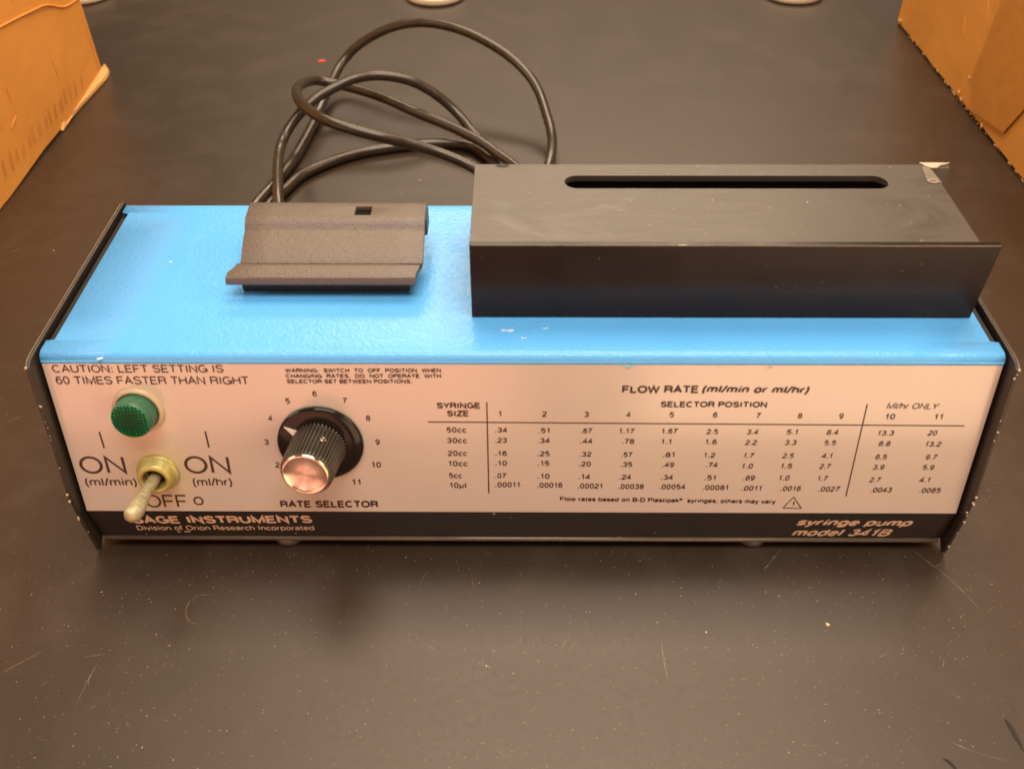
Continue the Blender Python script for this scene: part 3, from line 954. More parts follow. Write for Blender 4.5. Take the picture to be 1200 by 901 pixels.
# small circle after OFF
N = 28
for i in range(N):
    a, b = 2 * math.pi * i / N, 2 * math.pi * (i + 1) / N
    q = [(-110.2 + r * math.cos(t_), 54.2 + r * 1.08 * math.sin(t_)) for r, t_ in ((1.15, a), (1.75, a), (1.75, b), (1.15, b))]
    bm.faces.new([bm.verts.new(panel_matrix(u, v, .37) @ Vector((0, 0, 0))) for u, v in q])
bmesh.ops.remove_doubles(bm, verts=bm.verts, dist=1e-7)
link("switch_symbols", bm, M['ink'], panel)["kind"] = "stuff"
bm = bmesh.new()
for i, q in enumerate(LINES[2:6]):
    add_line(bm, *q, n=.37 + .01 * (i // 2))
link("table_rules", bm, M['ink'], panel)["kind"] = "stuff"
bm = bmesh.new()
for i, q in enumerate(LINES[6:]):
    add_line(bm, *q, n=.37 + .01 * i)
link("warning_triangle", bm, M['ink'], panel)

# blue paint spots that ran over the panel edge, and pale flecks
bm = bmesh.new()
for u, v, r in ((33.3, .9, 1.1), (34.6, .6, .7), (61.8, .5, .45), (77.5, .5, .5), (31.7, .4, .5)):
    for k in range(3):
        mt = panel_matrix(u + random.uniform(-.4, .4), v + random.uniform(-.2, .3), .3) @ Matrix.Diagonal((1, .7, .35, 1))
        bmesh.ops.create_icosphere(bm, subdivisions=2, radius=r * .0006, matrix=mt)
ps = link("blue_paint_spots", bm, plain("blue_green_paint", (.22, .46, .50), .35), panel, smooth=True)
ps["kind"] = "stuff"
bm = bmesh.new()
for u, v, r in ((77.0, 1.0, .9), (78.2, .9, .7), (-9, 59.5, .5), (-9.8, 58.2, .45), (-16, 48.5, 1.0), (1.2, 46.2, .9), (12, 55, .5), (-141, .2, .1)):
    mt = panel_matrix(u, v, .3) @ Matrix.Diagonal((1.3, .6, .15, 1))
    bmesh.ops.create_icosphere(bm, subdivisions=2, radius=r * .0006, matrix=mt)
for u, v, w in ((-118.5, 13.2, 1.6), (-121.5, 13.4, 1.0), (-133.8, 15, .4), (-80, 14.2, .6), (48, 13, .4), (35.5, 15.6, .5), (-3, 3, .3), (110, 9, .4), (132, 14.9, .3)):
    mt = panel_matrix(u, v, .3, 'S') @ Matrix.Diagonal((1.8, .45, .2, 1))
    bmesh.ops.create_icosphere(bm, subdivisions=1, radius=w * .0005, matrix=mt)
tag(link("chipped_flecks", bm, M['chip'], panel), kind='stuff')

# chips on the blue edge
bm = bmesh.new()
for x, y, z, r in ((-.1305, -.0002, .0812, .0011), (-.004, .0120, H, .0016), (.008, .0135, H, .0008), (-.122, .050, H, .0008), (.001, .0085, H, .0007)):
    for k in range(4):
        mt = Matrix.Translation((x + random.uniform(-1, 1) * r, y + random.uniform(-.3, .3) * r, z)) @ Matrix.Diagonal((1.2, .5, .12, 1))
        bmesh.ops.create_icosphere(bm, subdivisions=1, radius=r * .6, matrix=mt)
tag(link("pale_chips", bm, plain("pale_blue_scuff", (.55, .68, .78), .6), cover), kind='stuff')

# ------------------------------------------------------------------ rate knob
KM = panel_matrix(-65.5, 29.7, .3)
bm = bmesh.new()
lathe(bm, [(0, 0), (.0139, 0), (.0141, .0004), (.0140, .0012), (.0134, .0017), (.0100, .0021), (0, .0022)], 96)
skirt = link("rate_knob", bm, M['knob'], pump, smooth=True, matrix=KM)
skirt["label"] = "black rate selector knob with brushed metal cap pointing between 4 and 3"
tilt = Matrix.Translation((-.0005, -.0003, .0021)) @ Matrix.Rotation(math.radians(-4.5), 4, 'Y')
bm = bmesh.new()
NF = 44
rings = []
for r0, z, amp in ((.0088, 0, .00042), (.00845, .0006, .00045), (.00800, .0140, .00042), (.0078, .0148, .00015)):
    ring = []
    for i in range(NF * 6):
        ph = (i % 6) / 6
        rr = r0 + amp * (1 if ph < .42 else (-1 if .58 < ph < .92 else 0))
        a = 2 * math.pi * i / (NF * 6)
        ring.append(bm.verts.new((rr * math.cos(a), rr * math.sin(a), z)))
    rings.append(ring)
for A, B in zip(rings, rings[1:]):
    for i in range(len(A)):
        j = (i + 1) % len(A)
        bm.faces.new((A[i], A[j], B[j], B[i]))
bm.faces.new(rings[-1]); bm.faces.new(rings[0][::-1])
link("grip", bm, M['grip'], skirt, matrix=tilt)
bm = bmesh.new()
lathe(bm, [(.0076, .0146), (.0076, .0153), (.0073, .0157), (.0067, .01575), (.0064, .0153), (.0030, .0153), (0, .01525)], 96, mats=[1, 1, 1, 1, 0, 0])
link("metal_cap", bm, [M['spun'], M['bright']], skirt, smooth=True, matrix=tilt)
# white pointer wedge on the skirt
bm = bmesh.new()
a = math.radians(146)
ca, sa = math.cos(a), math.sin(a)
q = [(.0131, 0), (.0090, .0012), (.0090, -.0012)]
lo = [bm.verts.new((r * ca - w * sa, r * sa + w * ca, .0018 + (.0131 - r) * .08)) for r, w in q]
hi = [bm.verts.new(v.co + Vector((0, 0, .0003))) for v in lo]
bm.faces.new(hi); bm.faces.new(lo[::-1])
for i in range(3):
    bm.faces.new((lo[i], lo[(i + 1) % 3], hi[(i + 1) % 3], hi[i]))
link("white_pointer", bm, M['white'], skirt)
# set screw recess in the grip flank
bm = bmesh.new()
lathe(bm, [(.0009, -.0002), (.0012, 0), (.0012, .0002), (.0009, .0003), (.0005, .0001), (0, 0)], 20)
a = math.radians(62)
sm_ = tilt @ Matrix.Translation((.0083 * math.cos(a), .0083 * math.sin(a), .0060)) @ Matrix.Rotation(a, 4, 'Z') @ Matrix.Rotation(math.pi / 2, 4, 'Y')
link("set_screw", bm, M['bright'], skirt, smooth=True, matrix=sm_)

# ------------------------------------------------------------------ lamp
LM = panel_matrix(-122.8, 17.2, .3)
bm = bmesh.new()
lathe(bm, [(.0084, 0), (.0083, .0008), (.0077, .0014), (.0070, .0016), (.0068, .0012), (.0067, .0002), (0, .0002)], 72)
lamp = link("indicator_lamp", bm, M['bezel'], pump, smooth=True, matrix=LM)
lamp["label"] = "round green indicator lens in a cream bezel"
bm = bmesh.new()
lathe(bm, [(.0066, .0003), (.0066, .0048), (.0064, .0062), (.0060, .0069), (.0056, .0070), (.0030, .0072), (0, .00725)], 72, mats=[0, 0, 0, 1, 1, 1])
link("green_lens", bm, [M['lens_side'], M['lens']], lamp, smooth=True, matrix=Matrix.Rotation(math.radians(-3), 4, 'Y'))

# ------------------------------------------------------------------ toggle switch
TM = panel_matrix(-121.4, 42.0, .3)
bm = bmesh.new()
lathe(bm, [(.0071, 0), (.0071, .0007), (.0066, .0013), (.0061, .0014), (.0060, .0016), (.0058, .0040), (.0054, .0047), (.0046, .0050), (.0039, .0047), (.0038, .0040), (.0038, .0003), (0, .0003)], 64)
tog = link("toggle_switch", bm, M['brass'], pump, smooth=True, matrix=TM)
tog["label"] = "tarnished toggle switch in its yellowed collar standing at OFF"
bm = bmesh.new()
lathe(bm, [(.0037, .0004), (0, .00045)], 32)
link("collar_bore", bm, M['inside'], tog)
bm = bmesh.new()
lathe(bm, [(0, .0005), (.0016, .0006), (.0019, .0040), (.0019, .0100), (.0022, .0140), (.0027, .0172), (.0030, .0195), (.0028, .0215), (.0020, .0229), (.0010, .0235), (0, .0236)], 32)
link("lever", bm, M['lever'], tog, smooth=True, matrix=Matrix.Rotation(math.radians(-3.5), 4, 'Y') @ Matrix.Rotation(math.radians(2.5), 4, 'X'))

# ------------------------------------------------------------------ feet
for x, y in ((-.0840, -.0050), (.0840, -.0047), (-.0840, .075), (.0840, .075)):
    bm = bmesh.new()
    lathe(bm, [(0, 0), (.0048, 0), (.0056, .0008), (.0060, .0044), (0, .0044)], 32)
    link("foot", bm, M['rubber'], pump, smooth=True, matrix=Matrix.Translation((x, y, 0.0)))

# ------------------------------------------------------------------ black housing with slot
X0, X1, Y0, Y1, ZB = -.0158, .1398, .0189, .0683, H + .0002
bm = bmesh.new()
TH = .0022
# top plate with a rounded slot
sy0, sy1, sx0, sx1 = .0524, .0607, .0146, .1222
r = (sy1 - sy0) / 2
cy = (sy0 + sy1) / 2
slot = []
for k in range(13):
    a = -math.pi / 2 + math.pi * k / 12
    slot.append((sx1 - r + r * math.cos(a), cy + r * math.sin(a)))
for k in range(13):
    a = math.pi / 2 + math.pi * k / 12
    slot.append((sx0 + r + r * math.cos(a), cy + r * math.sin(a)))
outer = [(X0, Y0), (X1, Y0), (X1, Y1), (X0, Y1)]


def plate_with_hole(bm, outer, hole, z0, z1):
    for z in (z0, z1):
        e = []
        for loop in (outer, hole):
            vs = [bm.verts.new((x, y, z)) for x, y in loop]
            e += [bm.edges.new((vs[i], vs[(i + 1) % len(vs)])) for i in range(len(vs))]
        bmesh.ops.triangle_fill(bm, use_beauty=True, use_dissolve=False, edges=e)
    for loop in (outer, hole):
        n = len(loop)
        for i in range(n):
            a_, b_ = loop[i], loop[(i + 1) % n]
            bm.faces.new([bm.verts.new((p_[0], p_[1], z)) for p_, z in ((a_, z0), (b_, z0), (b_, z1), (a_, z1))])
    bmesh.ops.remove_doubles(bm, verts=bm.verts, dist=1e-6)


plate_with_hole(bm, outer, slot, BZ - TH, BZ)
hs = link("drive_housing", bm, M['housing'], pump, bevel=.00010)
hs["label"] = "black anodised channel shaped housing with a long slot on the pump top"


def wall_part(name, x0, x1, y0, y1, z0, z1, mat, skew=0.0):
    bm = bmesh.new()
    vs = box(bm, x0, x1, y0, y1, z0, z1)
    for v in vs:
        if v.co.x > (x0 + x1) / 2 and v.co.z < (z0 + z1) / 2:
            v.co.x -= skew
    return link(name, bm, mat, hs, bevel=.00012)


wall_part("front_wall", X0, .1457, Y0 - .0001, Y0 + TH, ZB, BZ + .00005, M['housing_shade'], .0007)
for v in ():
    pass
wall_part("back_wall", X0, .1462, Y1 - TH, Y1 + .0001, ZB, BZ - .0001, M['housing'])
wall_part("end_wall", X0 + .0001, X0 + TH, Y0 + TH, Y1 - TH, ZB, BZ - TH - .0001, M['housing'])
# machinery inside seen through the slot
bm = bmesh.new()
box(bm, X0 + .004, .136, .030, .0650, ZB, ZB + .016)
link("drive_bed", bm, M['inside'], hs)
bm = bmesh.new()
pts = []
RR = .0028
for i in range(430):
    a = i * math.pi / 4
    pts.append(Vector((.002 + i * .00031, .0565 + RR * math.cos(a), ZB + .0195 + RR * math.sin(a))))
tube(bm, pts, .0004, 5)
tube(bm, [Vector((-.002, .0565, ZB + .0195)), Vector((.137, .0565, ZB + .0195))], .0026, 16)
link("lead_screw", bm, M['plate'], hs, smooth=True)
# worn arris, its highlight drawn as a pale tube along the front top edge
bm = bmesh.new()
P = [Vector((X0 + .001 + i * (.1452 - X0 - .001) / 60, Y0 - .0001 + random.uniform(-.00004, .00004), BZ + .00001)) for i in range(61)]
tube(bm, P, lambda f: .00010 + .00012 * f, 5)
link("worn_highlight_edge", bm, M['rim'], hs)
# paler patch and bright tab at the back right corner
bm = bmesh.new()
q = [(.1366, .0665), (.1388, .0672), (.1399, .0560), (.1372, .0555), (.1352, .0570)]
lo = [bm.verts.new((x, y, BZ + .00008)) for x, y in q]
hi = [bm.verts.new((x, y, BZ + .00022)) for x, y in q]
bm.faces.new(hi)
for i in range(5):
    bm.faces.new((lo[i], lo[(i + 1) % 5], hi[(i + 1) % 5], hi[i]))
link("corner_patch", bm, plain("dull_corner_patch", (.17, .135, .10), .32, var=.3), hs)
bm = bmesh.new()
q = [(.1364, .0690), (.1470, .0688), (.1450, .0678), (.1432, .0672), (.1415, .0655), (.1392, .0655), (.1375, .0672)]
lo = [bm.verts.new((x, y, BZ + .0001)) for x, y in q]
hi = [bm.verts.new((x, y, BZ + .0005)) for x, y in q]
bm.faces.new(hi); bm.faces.new(lo[::-1])
for i in range(7):
    bm.faces.new((lo[i], lo[(i + 1) % 7], hi[(i + 1) % 7], hi[i]))
link("bright_corner_tab", bm, plain("bright_worn_alloy", (.50, .41, .30), .4, .3), hs, bevel=.0001)
bm = bmesh.new()
ringp = [Vector((.1372 + .0016 * math.cos(a_ / 20 * 6.28), .0568 + .0012 * math.sin(a_ / 20 * 6.28), BZ + .0003)) for a_ in range(19)]
tube(bm, ringp, .00015, 5)
link("ring_mark", bm, M['chip'], hs)
# notch dot at the back edge
bm = bmesh.new()
lathe(bm, [(0, 0), (.0023, 0), (.0023, .00008), (0, .00008)], 24)
link("edge_notch", bm, M['inside'], hs, matrix=Matrix.Translation((-.0063, .0673, BZ + .00004)) @ Matrix.Diagonal((1, .5, 1, 1)))
# dust and scuffs on the housing
bm = bmesh.new()
for k in range(110):
    x, y = random.uniform(X0 + .002, X1 - .002), random.uniform(Y0 + .001, Y1 - .001)
    if sy0 - .0008 < y < sy1 + .0008 and sx0 < x < sx1: continue
    flake(bm, (x, y, BZ + .00001), random.choice((.00008, .0001, .00012, .00018, .00028)), .3)
for k in range(18):
    x, z = random.uniform(X0 + .002, .142), random.uniform(ZB + .002, BZ - .001)
    bmesh.ops.create_icosphere(bm, subdivisions=1, radius=random.choice((.00006, .00008, .00012)), matrix=Matrix.Translation((x, Y0 - .0001, z)))
for x, w in ((.049, .0022), (.0565, .0010)):
    bmesh.ops.create_icosphere(bm, subdivisions=1, radius=w * .4, matrix=Matrix.Translation((x, Y0 + .0001, BZ)) @ Matrix.Diagonal((2, .35, .25, 1)))
tag(link("dust_flecks", bm, M['dust'], hs), kind='stuff')
bm = bmesh.new()
ribbon(bm, [(25, 42.5), (29, 40.5), (34, 38.2)], 1.1, BZ + .00006)
ribbon(bm, [(24.5, 41.5), (28, 39.2), (33, 38.0)], .7, BZ + .00008)
ribbon(bm, [(5, 41), (8, 42.5), (12, 43)], .5, BZ + .00006)
ribbon(bm, [(70, 44), (73, 42), (77, 43)], .5, BZ + .00006)
ribbon(bm, [(40, 51.6), (55, 51.7), (75, 51.6)], .35, BZ + .00006)
ribbon(bm, [(52, 61.4), (57, 61.5), (63, 61.4)], .5, BZ + .00006)
tag(link("scuff_marks", bm, M['scratch'], hs), kind='stuff')

# ------------------------------------------------------------------ syringe clamp (moulded cradle)
cp = [(.0306, .0056), (.0306, .0070), (.0325, .0074), (.0345, .0079), (.0347, .0075), (.0380, .0092), (.0415, .0106), (.0450, .0116), (.0480, .0120), (.0493, .0124), (.0505, .0133),
      (.0514, .0141), (.0522, .0145), (.0540, .0146), (.0595, .0145), (.0615, .0143), (.0628, .0138)]
xr = -.0332


def left_x(y):
    return -.0968 + (min(y, .0362) - .0306) / .0056 * .0042 if y < .0362 else -.0926 + (y - .0362) * -.060


def right_x(y):
    return -.0345 + min(1, (y - .0306) / .006) * .0021 if y < .0366 else -.0324 - (y - .0366) * .012


bm = bmesh.new()
rows = []
sub = []
for (y0_, z0_), (y1_, z1_) in zip(cp, cp[1:]):
    for k in range(3):
        f = k / 3
        sub.append((y0_ + (y1_ - y0_) * f, z0_ + (z1_ - z0_) * f))
sub.append(cp[-1])
hx0, hx1, hy0, hy1 = -.0568, -.0512, .0540, .0595
for y, z in sub:
    L_, R_ = left_x(y), right_x(y)
    xs = [L_, L_ * .75 + hx0 * .25, L_ * .4 + hx0 * .6, hx0, hx1, (hx1 + R_) / 2, R_]
    rows.append([bm.verts.new((x, y, H + z)) for x in xs])
for A, B in zip(rows, rows[1:]):
    for i in range(6):
        if i == 3 and A[0].co.y >= hy0 - 1e-6 and B[0].co.y <= hy1 + 1e-6:
            continue
        if (A[i].co - B[i].co).length < 1e-7:
            continue
        bm.faces.new((A[i], A[i + 1], B[i + 1], B[i]))
clamp = link("syringe_clamp", bm, M['clamp'], pump, smooth=True)
clamp["label"] = "black moulded plastic syringe cradle with a small square hole"
sd = clamp.modifiers.new("solid", 'SOLIDIFY'); sd.thickness = .0019; sd.offset = 1
sd2 = clamp.modifiers.new("bevel", 'BEVEL'); sd2.width = .0003; sd2.segments = 2; sd2.limit_method = 'ANGLE'; sd2.angle_limit = math.radians(50)
# base block below the cradle
bm = bmesh.new()
prism(bm, [(.0326, .0000), (.0326, .0048), (.0370, .0060), (.0440, .0070), (.0500, .0104), (.0530, .0120), (.0625, .0120), (.0625, .0000)], -.0932, -.0372)
bmesh.ops.translate(bm, verts=bm.verts, vec=(0, 0, H + .0001))
link("base_block", bm, M['chassis'], clamp, bevel=.0004)
bm = bmesh.new()
box(bm, -.0340, -.0325, .0560, .0642, H + .0070, H + .0137)
link("side_tab", bm, M['clamp'], clamp, bevel=.0003)
# post inside the square hole
bm = bmesh.new()
box(bm, -.0575, -.0505, .0592, .0615, H + .0118, H + .0141)
link("latch", bm, plain("olive_latch", (.07, .06, .03), .5), clamp)

# ------------------------------------------------------------------ power cord
A_ = [(-.105, .0885, .020), (-.125, .110, .016), (-.140, .150, .008)]
mm = lambda L: [(x / 1000, y / 1000, z / 1000) for x, y, z in L]
pathA = mm([(-147, 190, 4), (-143.0, 216.0, 4.0), (-138.8, 232.0, 4.0), (-134.3, 250.8, 4.0), (-130.9, 272.6, 4.0), (-127.3, 306.0, 5.0), (-124.1, 338.5, 8.0), (-121.9, 355.7, 11.0), (-115.5, 371.3, 18.0), (-102.7, 375.9, 28.0), (-83.2, 374.5, 38.0), (-64.6, 372.7, 42.0), (-43.8, 363.1, 43.0), (-24.2, 351.6, 40.0), (-4.4, 337.3, 33.0), (9.1, 319.8, 25.0), (16.2, 298.3, 15.0), (19.0, 280.8, 8.0), (16.5, 258.8, 4.0)])
hidden1 = mm([(8, 225, 4), (-2, 208, 5), (3, 198, 8), (12, 205, 10), (8, 230, 9)])
pathB = mm([(-4.0, 250.7, 9.0), (-13.9, 262.7, 10.0), (-24.0, 273.1, 12.0), (-43.1, 288.2, 14.0), (-62.7, 300.7, 16.0), (-82.5, 314.8, 18.0), (-101.0, 325.7, 19.0), (-119.0, 331.0, 21.0), (-127.4, 324.6, 25.0), (-131.0, 303.0, 31.0), (-127.2, 280.9, 36.0), (-119.7, 260.7, 40.0), (-105.8, 240.3, 42.0), (-91.4, 233.6, 40.0), (-75.4, 231.9, 36.0), (-59.3, 234.9, 30.0), (-42.8, 235.7, 24.0), (-25.2, 230.8, 18.0)])
hidden2 = mm([(-8, 215, 12), (4, 212, 6), (2, 232, 3)])
pathC = mm([(-12.9, 257.6, 3.0), (-18.8, 277.7, 3.0), (-28.9, 294.5, 7.0), (-38.4, 304.8, 14.0), (-51.5, 309.0, 24.0), (-65.8, 309.0, 32.0), (-81.9, 307.1, 36.0), (-96.5, 305.8, 35.0), (-109.1, 299.7, 32.0), (-121.2, 290.2, 28.0), (-132.3, 278.3, 20.0), (-137.3, 265.8, 13.0), (-134.8, 242.2, 12.0), (-128.3, 208.8, 11.0)])
hidden3 = mm([(-124, 185, 6), (-128, 165, 3.2), (-137, 165, 3.2), (-140, 190, 3.2), (-136.5, 215, 3.2)])
pathD = mm([(-130.8, 232.0, 3.2), (-123.5, 249.8, 3.2), (-109.7, 264.5, 3.2), (-92.7, 275.7, 3.2), (-74.7, 281.9, 3.2), (-56.8, 286.1, 3.2), (-40.4, 286.2, 3.2), (-27.0, 280.9, 3.2), (-15.0, 262.6, 3.2), (-3, 235.0, 3.2), (14, 190, 3.2), (30, 150, 3.2), (60, 125, 3.2)])
bm = bmesh.new()
tube(bm, catmull(A_ + pathA + hidden1 + pathB + hidden2 + pathC + hidden3 + pathD, 12), .0029, 18)
cord = link("power_cord", bm, M['cable'], None, smooth=True)
tag(cord, "black rubber power cord looped loosely on the bench behind the blue pump", "cable")

# ------------------------------------------------------------------ cardboard boxes
def carton(name, x0, x1, y0, y1, h, mat, label):
    root = tag(empty(name, ((x0 + x1) / 2, (y0 + y1) / 2, 0)), label, "box")
    inv = Matrix.Translation((-(x0 + x1) / 2, -(y0 + y1) / 2, 0))
    T_ = .004
    def w(nm, a, b, c, d, z0=.0004, z1=h):
        bm = bmesh.new()
        nx = max(1, int(abs(b - a) / .012)); ny = max(1, int(abs(d - c) / .012)); nz = max(1, int((z1 - z0) / .012))
        box(bm, a, b, c, d, z0, z1)
        bmesh.ops.subdivide_edges(bm, edges=bm.edges, cuts=12, use_grid_fill=True)
        for v in bm.verts:
            k = v.co
            dx = .0003 * (math.sin(k.y * 61 + k.z * 47) + math.sin(k.y * 143 + 1) * .5)
            if b - a < .01:
                v.co.x += dx
            if k.z < .002:
                v.co.z += .0006 * (1 + math.sin(k.y * 210 + k.x * 90))
        bmesh.ops.transform(bm, verts=bm.verts, matrix=inv)
        return link(nm, bm, mat, root, bevel=.0008)
    w("side_panel", x0, x0 + T_, y0 + T_, y1 - T_)
    w("side_panel", x1 - T_, x1, y0 + T_, y1 - T_)
    w("end_panel", x0, x1, y0, y0 + T_ - .0003)
    w("end_panel", x0, x1, y1 - T_ + .0003, y1)
    w("bottom_panel", x0 + T_, x1 - T_, y0 + T_, y1 - T_, .0006, .004)
    w("top_flap", x0 + .001, x1 - .001, y0 + .001, (y0 + y1) / 2 - .0005, h + .0003, h + .0035)
    w("top_flap", x0 + .001, x1 - .001, (y0 + y1) / 2 + .0005, y1 - .001, h + .0003, h + .0035)
    return root, inv


LB, LI = carton("cardboard_box", -.56, -.2837, .05, .3862, .20, M['card_l'], "orange brown cardboard box with a crushed lower corner behind the pump's left end")
RB, RI = carton("cardboard_box", .2850, .56, .10, .4825, .22, M['card_r'], "brown cardboard box with packing tape behind the pump's right end")


def sheet(name, pts, th, mat, root, inv, n=Vector((1, 0, 0))):
    bm = bmesh.new()
    a = [bm.verts.new(Vector(p_) / 1000) for p_ in pts]
    b = [bm.verts.new(Vector(p_) / 1000 + n * th) for p_ in pts]
    bm.faces.new(a[::-1]); bm.faces.new(b)
    for i in range(len(a)):
        bm.faces.new((a[i], a[(i + 1) % len(a)], b[(i + 1) % len(a)], b[i]))
    bmesh.ops.transform(bm, verts=bm.verts, matrix=inv)
    return link(name, bm, mat, root, bevel=.0002)


# crushed flap at the foot of the left box
bm = bmesh.new()
rows = []
for k in range(17):
    f = k / 16
    y = .392 - f * .085
    out = .0042 * math.sin(min(1, f * 5 + .25) * math.pi / 2) * max(0, 1 - f * 1.05) ** 1.3
    rows.append([bm.verts.new((-.2838 + out * 1.0 + .0003, y + random.uniform(-.0006, .0006), .0008)),
                 bm.verts.new((-.2836 + out * .85 + .0003, y, .0030 + random.uniform(-.0004, .0004))),
                 bm.verts.new((-.2834 + out * .1, y, .0060 * (1 - f) ** .9 + .0008))])
for A, B in zip(rows, rows[1:]):
    for i in range(2):
        bm.faces.new((A[i], A[i + 1], B[i + 1], B[i]))
bmesh.ops.transform(bm, verts=bm.verts, matrix=LI)
cr = link("crushed_flap", bm, M['card_raw'], LB)
sd = cr.modifiers.new("solid", 'SOLIDIFY'); sd.thickness = .0010
# raised torn crease high on the left box
bm = bmesh.new()
tube(bm, catmull([(-.2835, .262, .0765), (-.2833, .288, .0735), (-.2833, .318, .0690), (-.2833, .340, .0650), (-.2834, .362, .0560), (-.2836, .385, .0530)], 8), .0005, 6)
bmesh.ops.transform(bm, verts=bm.verts, matrix=LI)
link("torn_crease", bm, M['card_l'], LB, smooth=True)
# faded stamp strokes along the foot of the left box
bm = bmesh.new()
for k in range(15):
    y = .232 + k * .0083 + random.uniform(-.0015, .0015)
    z = .0115 - .0028 * k / 15 + random.uniform(-.001, .001)
    hgt = random.uniform(.006, .010)
    x = -.28245
    q = [(x, y, z), (x, y + .0009, z), (x, y + .0032, z + hgt), (x, y + .0023, z + hgt)]
    bm.faces.new([bm.verts.new(p_) for p_ in q])
bmesh.ops.transform(bm, verts=bm.verts, matrix=LI)
link("faded_stamp", bm, M['card_ink'], LB)
# dents and scuffs on the cardboard faces
for root_, inv_, fx, ys, zs, nm in ((LB, LI, -.2835, (.15, .38), (.02, .12), 'scuff_marks'), (RB, RI, .2848, (.15, .47), (.01, .12), 'scuff_marks')):
    bm = bmesh.new()
    for k in range(34):
        y, z = random.uniform(*ys), random.uniform(*zs)
        a_ = random.gauss(1.3, .5)
        ln = random.uniform(.004, .022)
        P_ = [Vector((fx, y + ln * f * math.cos(a_), z + ln * f * math.sin(a_) + random.uniform(-.0004, .0004))) for f in (0, .3, .6, 1)]
        tube(bm, catmull(P_, 3), lambda f: .00012 + .00012 * math.sin(3.1 * f), 5)
    bmesh.ops.transform(bm, verts=bm.verts, matrix=inv_)
    link(nm, bm, M['card_l'] if root_ is LB else M['card_r'], root_)['kind'] = 'stuff'
# tape on the right box
nx_ = Vector((-1, 0, 0))
tp = sheet("packing_tape", [(283.6, 336, 100), (283.6, 341, 20.4), (283.6, 330, 4), (283.6, 283, 12), (283.6, 272, 31), (283.6, 262, 70), (283.6, 262, 100)], .0002, M['tape'], RB, RI, nx_)
bm = bmesh.new()
for k in range(70):
    f = random.random()
    y = .23 + f * .25
    z = abs(random.gauss(0, .0007)) + .0006
    bmesh.ops.create_icosphere(bm, subdivisions=1, radius=random.uniform(.0003, .0008), matrix=Matrix.Translation((.2848, y, z)) @ Matrix.Diagonal((.35, 1.6, .8, 1)))
for y, z, r in ((.345, .018, .0014), (.352, .0050, .0018), (.346, .0030, .0018), (.310, .003, .0016), (.475, .004, .0022)):
    bmesh.ops.create_icosphere(bm, subdivisions=2, radius=r, matrix=Matrix.Translation((.2840, y, z)) @ Matrix.Diagonal((.3, 1, .7, 1)))
bmesh.ops.transform(bm, verts=bm.verts, matrix=RI)
tag(link("torn_fibres", bm, M['card_raw'], RB), kind='stuff')

# ------------------------------------------------------------------ round containers behind
def container(x, y, label):
    root = tag(empty("shallow_dish", (x, y, 0)), label, "dish", "pale round shallow dishes at the back of the bench")
    bm = bmesh.new()
    lathe(bm, [(0, .0004), (.0225, .0004), (.0238, .0010), (.0240, .0022), (.0240, .0050), (.0236, .0056), (.0230, .0056), (.0226, .0050), (.0224, .0030), (0, .0028)], 64)
    link("vessel", bm, M['dish'], root, smooth=True)
    bm = bmesh.new()
    lathe(bm, [(0, .0030), (.0185, .0030), (.0190, .0034), (.0180, .0038), (0, .0036)], 48)
    link("disc_insert", bm, M['dish'], root, smooth=True)


container(-.0677, .5375, "pale round shallow dish at the back of the bench above the cord loop")
container(.2187, .5408, "pale round shallow dish at the back of the bench left of the taped box")
container(-.352, .5395, "pale round shallow dish partly hidden behind the crushed corner cardboard box")

# ------------------------------------------------------------------ small things on the bench
bm = bmesh.new()
q = [(-.0030, -.0012), (-.0012, -.0021), (.0020, -.0016), (.0031, .0003), (.0014, .0017), (-.0020, .0016)]
lo = [bm.verts.new((x, y, 0)) for x, y in q]
hi = [bm.verts.new((x * .9, y * .9, .0004)) for x, y in q]
bm.faces.new(hi)
for i in range(6):
    bm.faces.new((lo[i], lo[(i + 1) % 6], hi[(i + 1) % 6], hi[i]))
rs = link("red_scrap", bm, M['red'], None, matrix=Matrix.Translation((-.1392, .4122, .0001)))
tag(rs, "tiny red scrap lying on the bench behind the cord", "scrap")

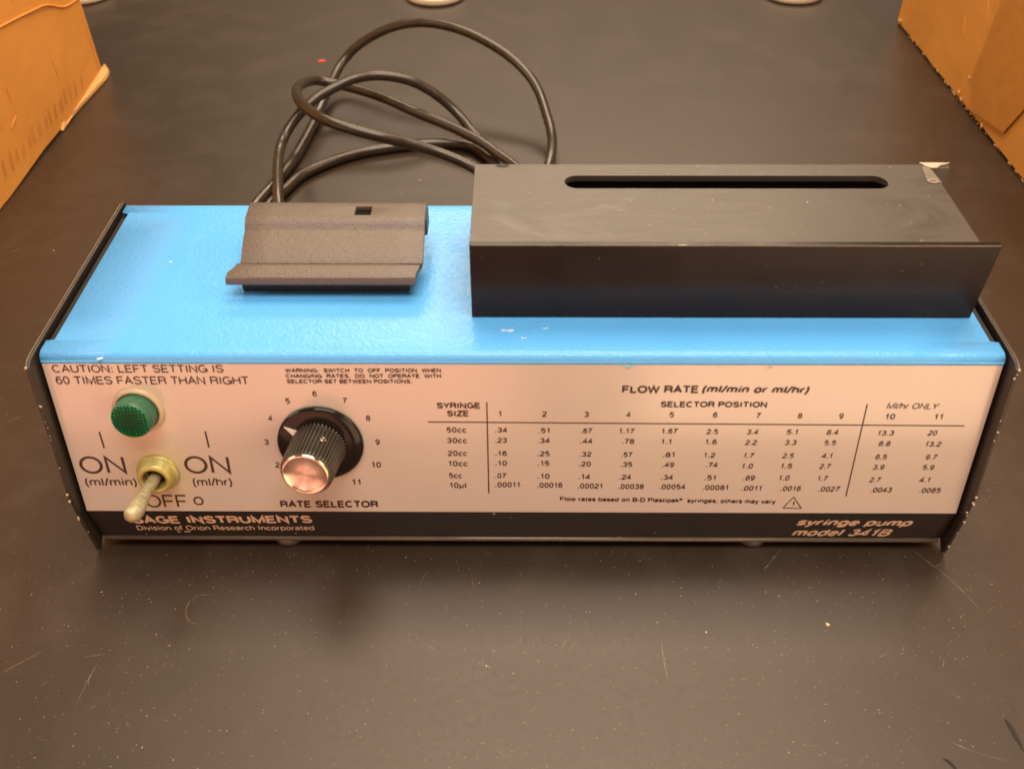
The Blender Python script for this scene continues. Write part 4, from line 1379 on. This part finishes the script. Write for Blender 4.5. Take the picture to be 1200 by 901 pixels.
bm = bmesh.new()
for L_, w in (([(-139.1, -73.1), (-138.1, -64.4), (-136.8, -55.3)], .35), ([(-167.2, -61.6), (-162, -57.3), (-155.6, -52.2)], .3),
              ([(46.7, -48.8), (46.7, -56), (47.3, -62.6)], .5), ([(141.5, -11.1), (150.8, -24), (156.9, -37.1)], .4),
              ([(86.1, -19.9), (90, -15.5), (94, -10.9)], .35), ([(128.7, -81.8), (135.9, -85.5), (146, -88.8)], .4),
              ([(13.6, -52.1), (14.5, -49.5), (15.7, -47.9)], .4), ([(16.1, -52.7), (17.6, -49.9), (19.7, -47.6)], .4),
              ([(-107.1, -31.1), (-111.2, -31.5), (-113.4, -34.2), (-113.5, -38.3), (-111.4, -41.7), (-107.3, -43)], .35),
              ([(22.9, -45.7), (22, -41.1), (23.1, -42.7)], .3), ([(205.3, 122), (204, 123.9), (200.5, 125.2)], .5),
              ([(-262.2, 175.4), (-255.6, 180.8)], .4), ([(116.8, -54.1), (118.4, -53.5), (120.1, -52.5)], .5),
              ([(76, -44.1), (75.5, -49.6)], .25), ([(94.4, -30.2), (96.2, -28.4)], .4), ([(-212, 52.9), (-206.5, 57.4)], .4),
              ([(-104.5, -67.8), (-102.8, -62.8)], .25), ([(-91.4, 413.6), (-89.1, 420.9), (-85, 422.4), (-79.5, 422.4), (-74.2, 416.5)], .8)):
    ribbon(bm, L_, w * .8, .00012 + random.random() * .00006)
for k in range(70):
    x, y = random.uniform(-.2, .2), random.uniform(-.09, .0)
    if k > 45:
        x, y = random.uniform(-.28, .28), random.uniform(.1, .48)
    a = random.uniform(0, math.pi); ln = random.uniform(1.5, 7)
    ribbon(bm, [(x * 1000, y * 1000), (x * 1000 + ln * .5 * math.cos(a) + random.uniform(-.3, .3), y * 1000 + ln * .5 * math.sin(a)), (x * 1000 + ln * math.cos(a), y * 1000 + ln * math.sin(a))], random.uniform(.10, .22), .00010 + random.random() * .00006)
tag(link("scratch_marks", bm, M['scratch'], bench), kind='stuff')
bm = bmesh.new()
ribbon(bm, [(149.6, -75.1), (150.5, -79.5), (151.2, -85.4)], 1.6, .0002)
ribbon(bm, [(126.2, -87.6), (127.8, -88.9), (129.2, -91.5)], 1.0, .0002)
tag(link("gouge_marks", bm, M['gouge'], bench), kind='stuff')

bm = bmesh.new()
for k in range(2600):
    y = random.uniform(-.11, .50)
    x = random.uniform(-.34, .34) * (.62 + max(0, y))
    if random.random() < .45:
        y = random.uniform(-.095, -.012); x = random.uniform(-.18, .18)
    if -HW < x < HW and -.012 < y < D: continue
    flake(bm, (x, y, .00002), random.choice((.00007, .00009, .0001, .00013, .00013, .00018)), .5)
for x, y, r in ((-57.1, 249.3, .9), (-10.9, -57.8, .35), (103.3, -41.7, .9), (-10, -58, .3), (62, -45, .4), (-145, -30, .3), (-240, 178, .5), (-66, 235, .5), (-104, 62, .2), (-210, 120, .5), (-205, 90, .4), (40, -30, .35), (-32, 5, .2)):
    flake(bm, (x / 1000, y / 1000, .00002), r / 1000, .4)
tag(link("dust_flecks", bm, M['dust'], bench), "pale dust flecks scattered over the black bench top", kind='stuff')
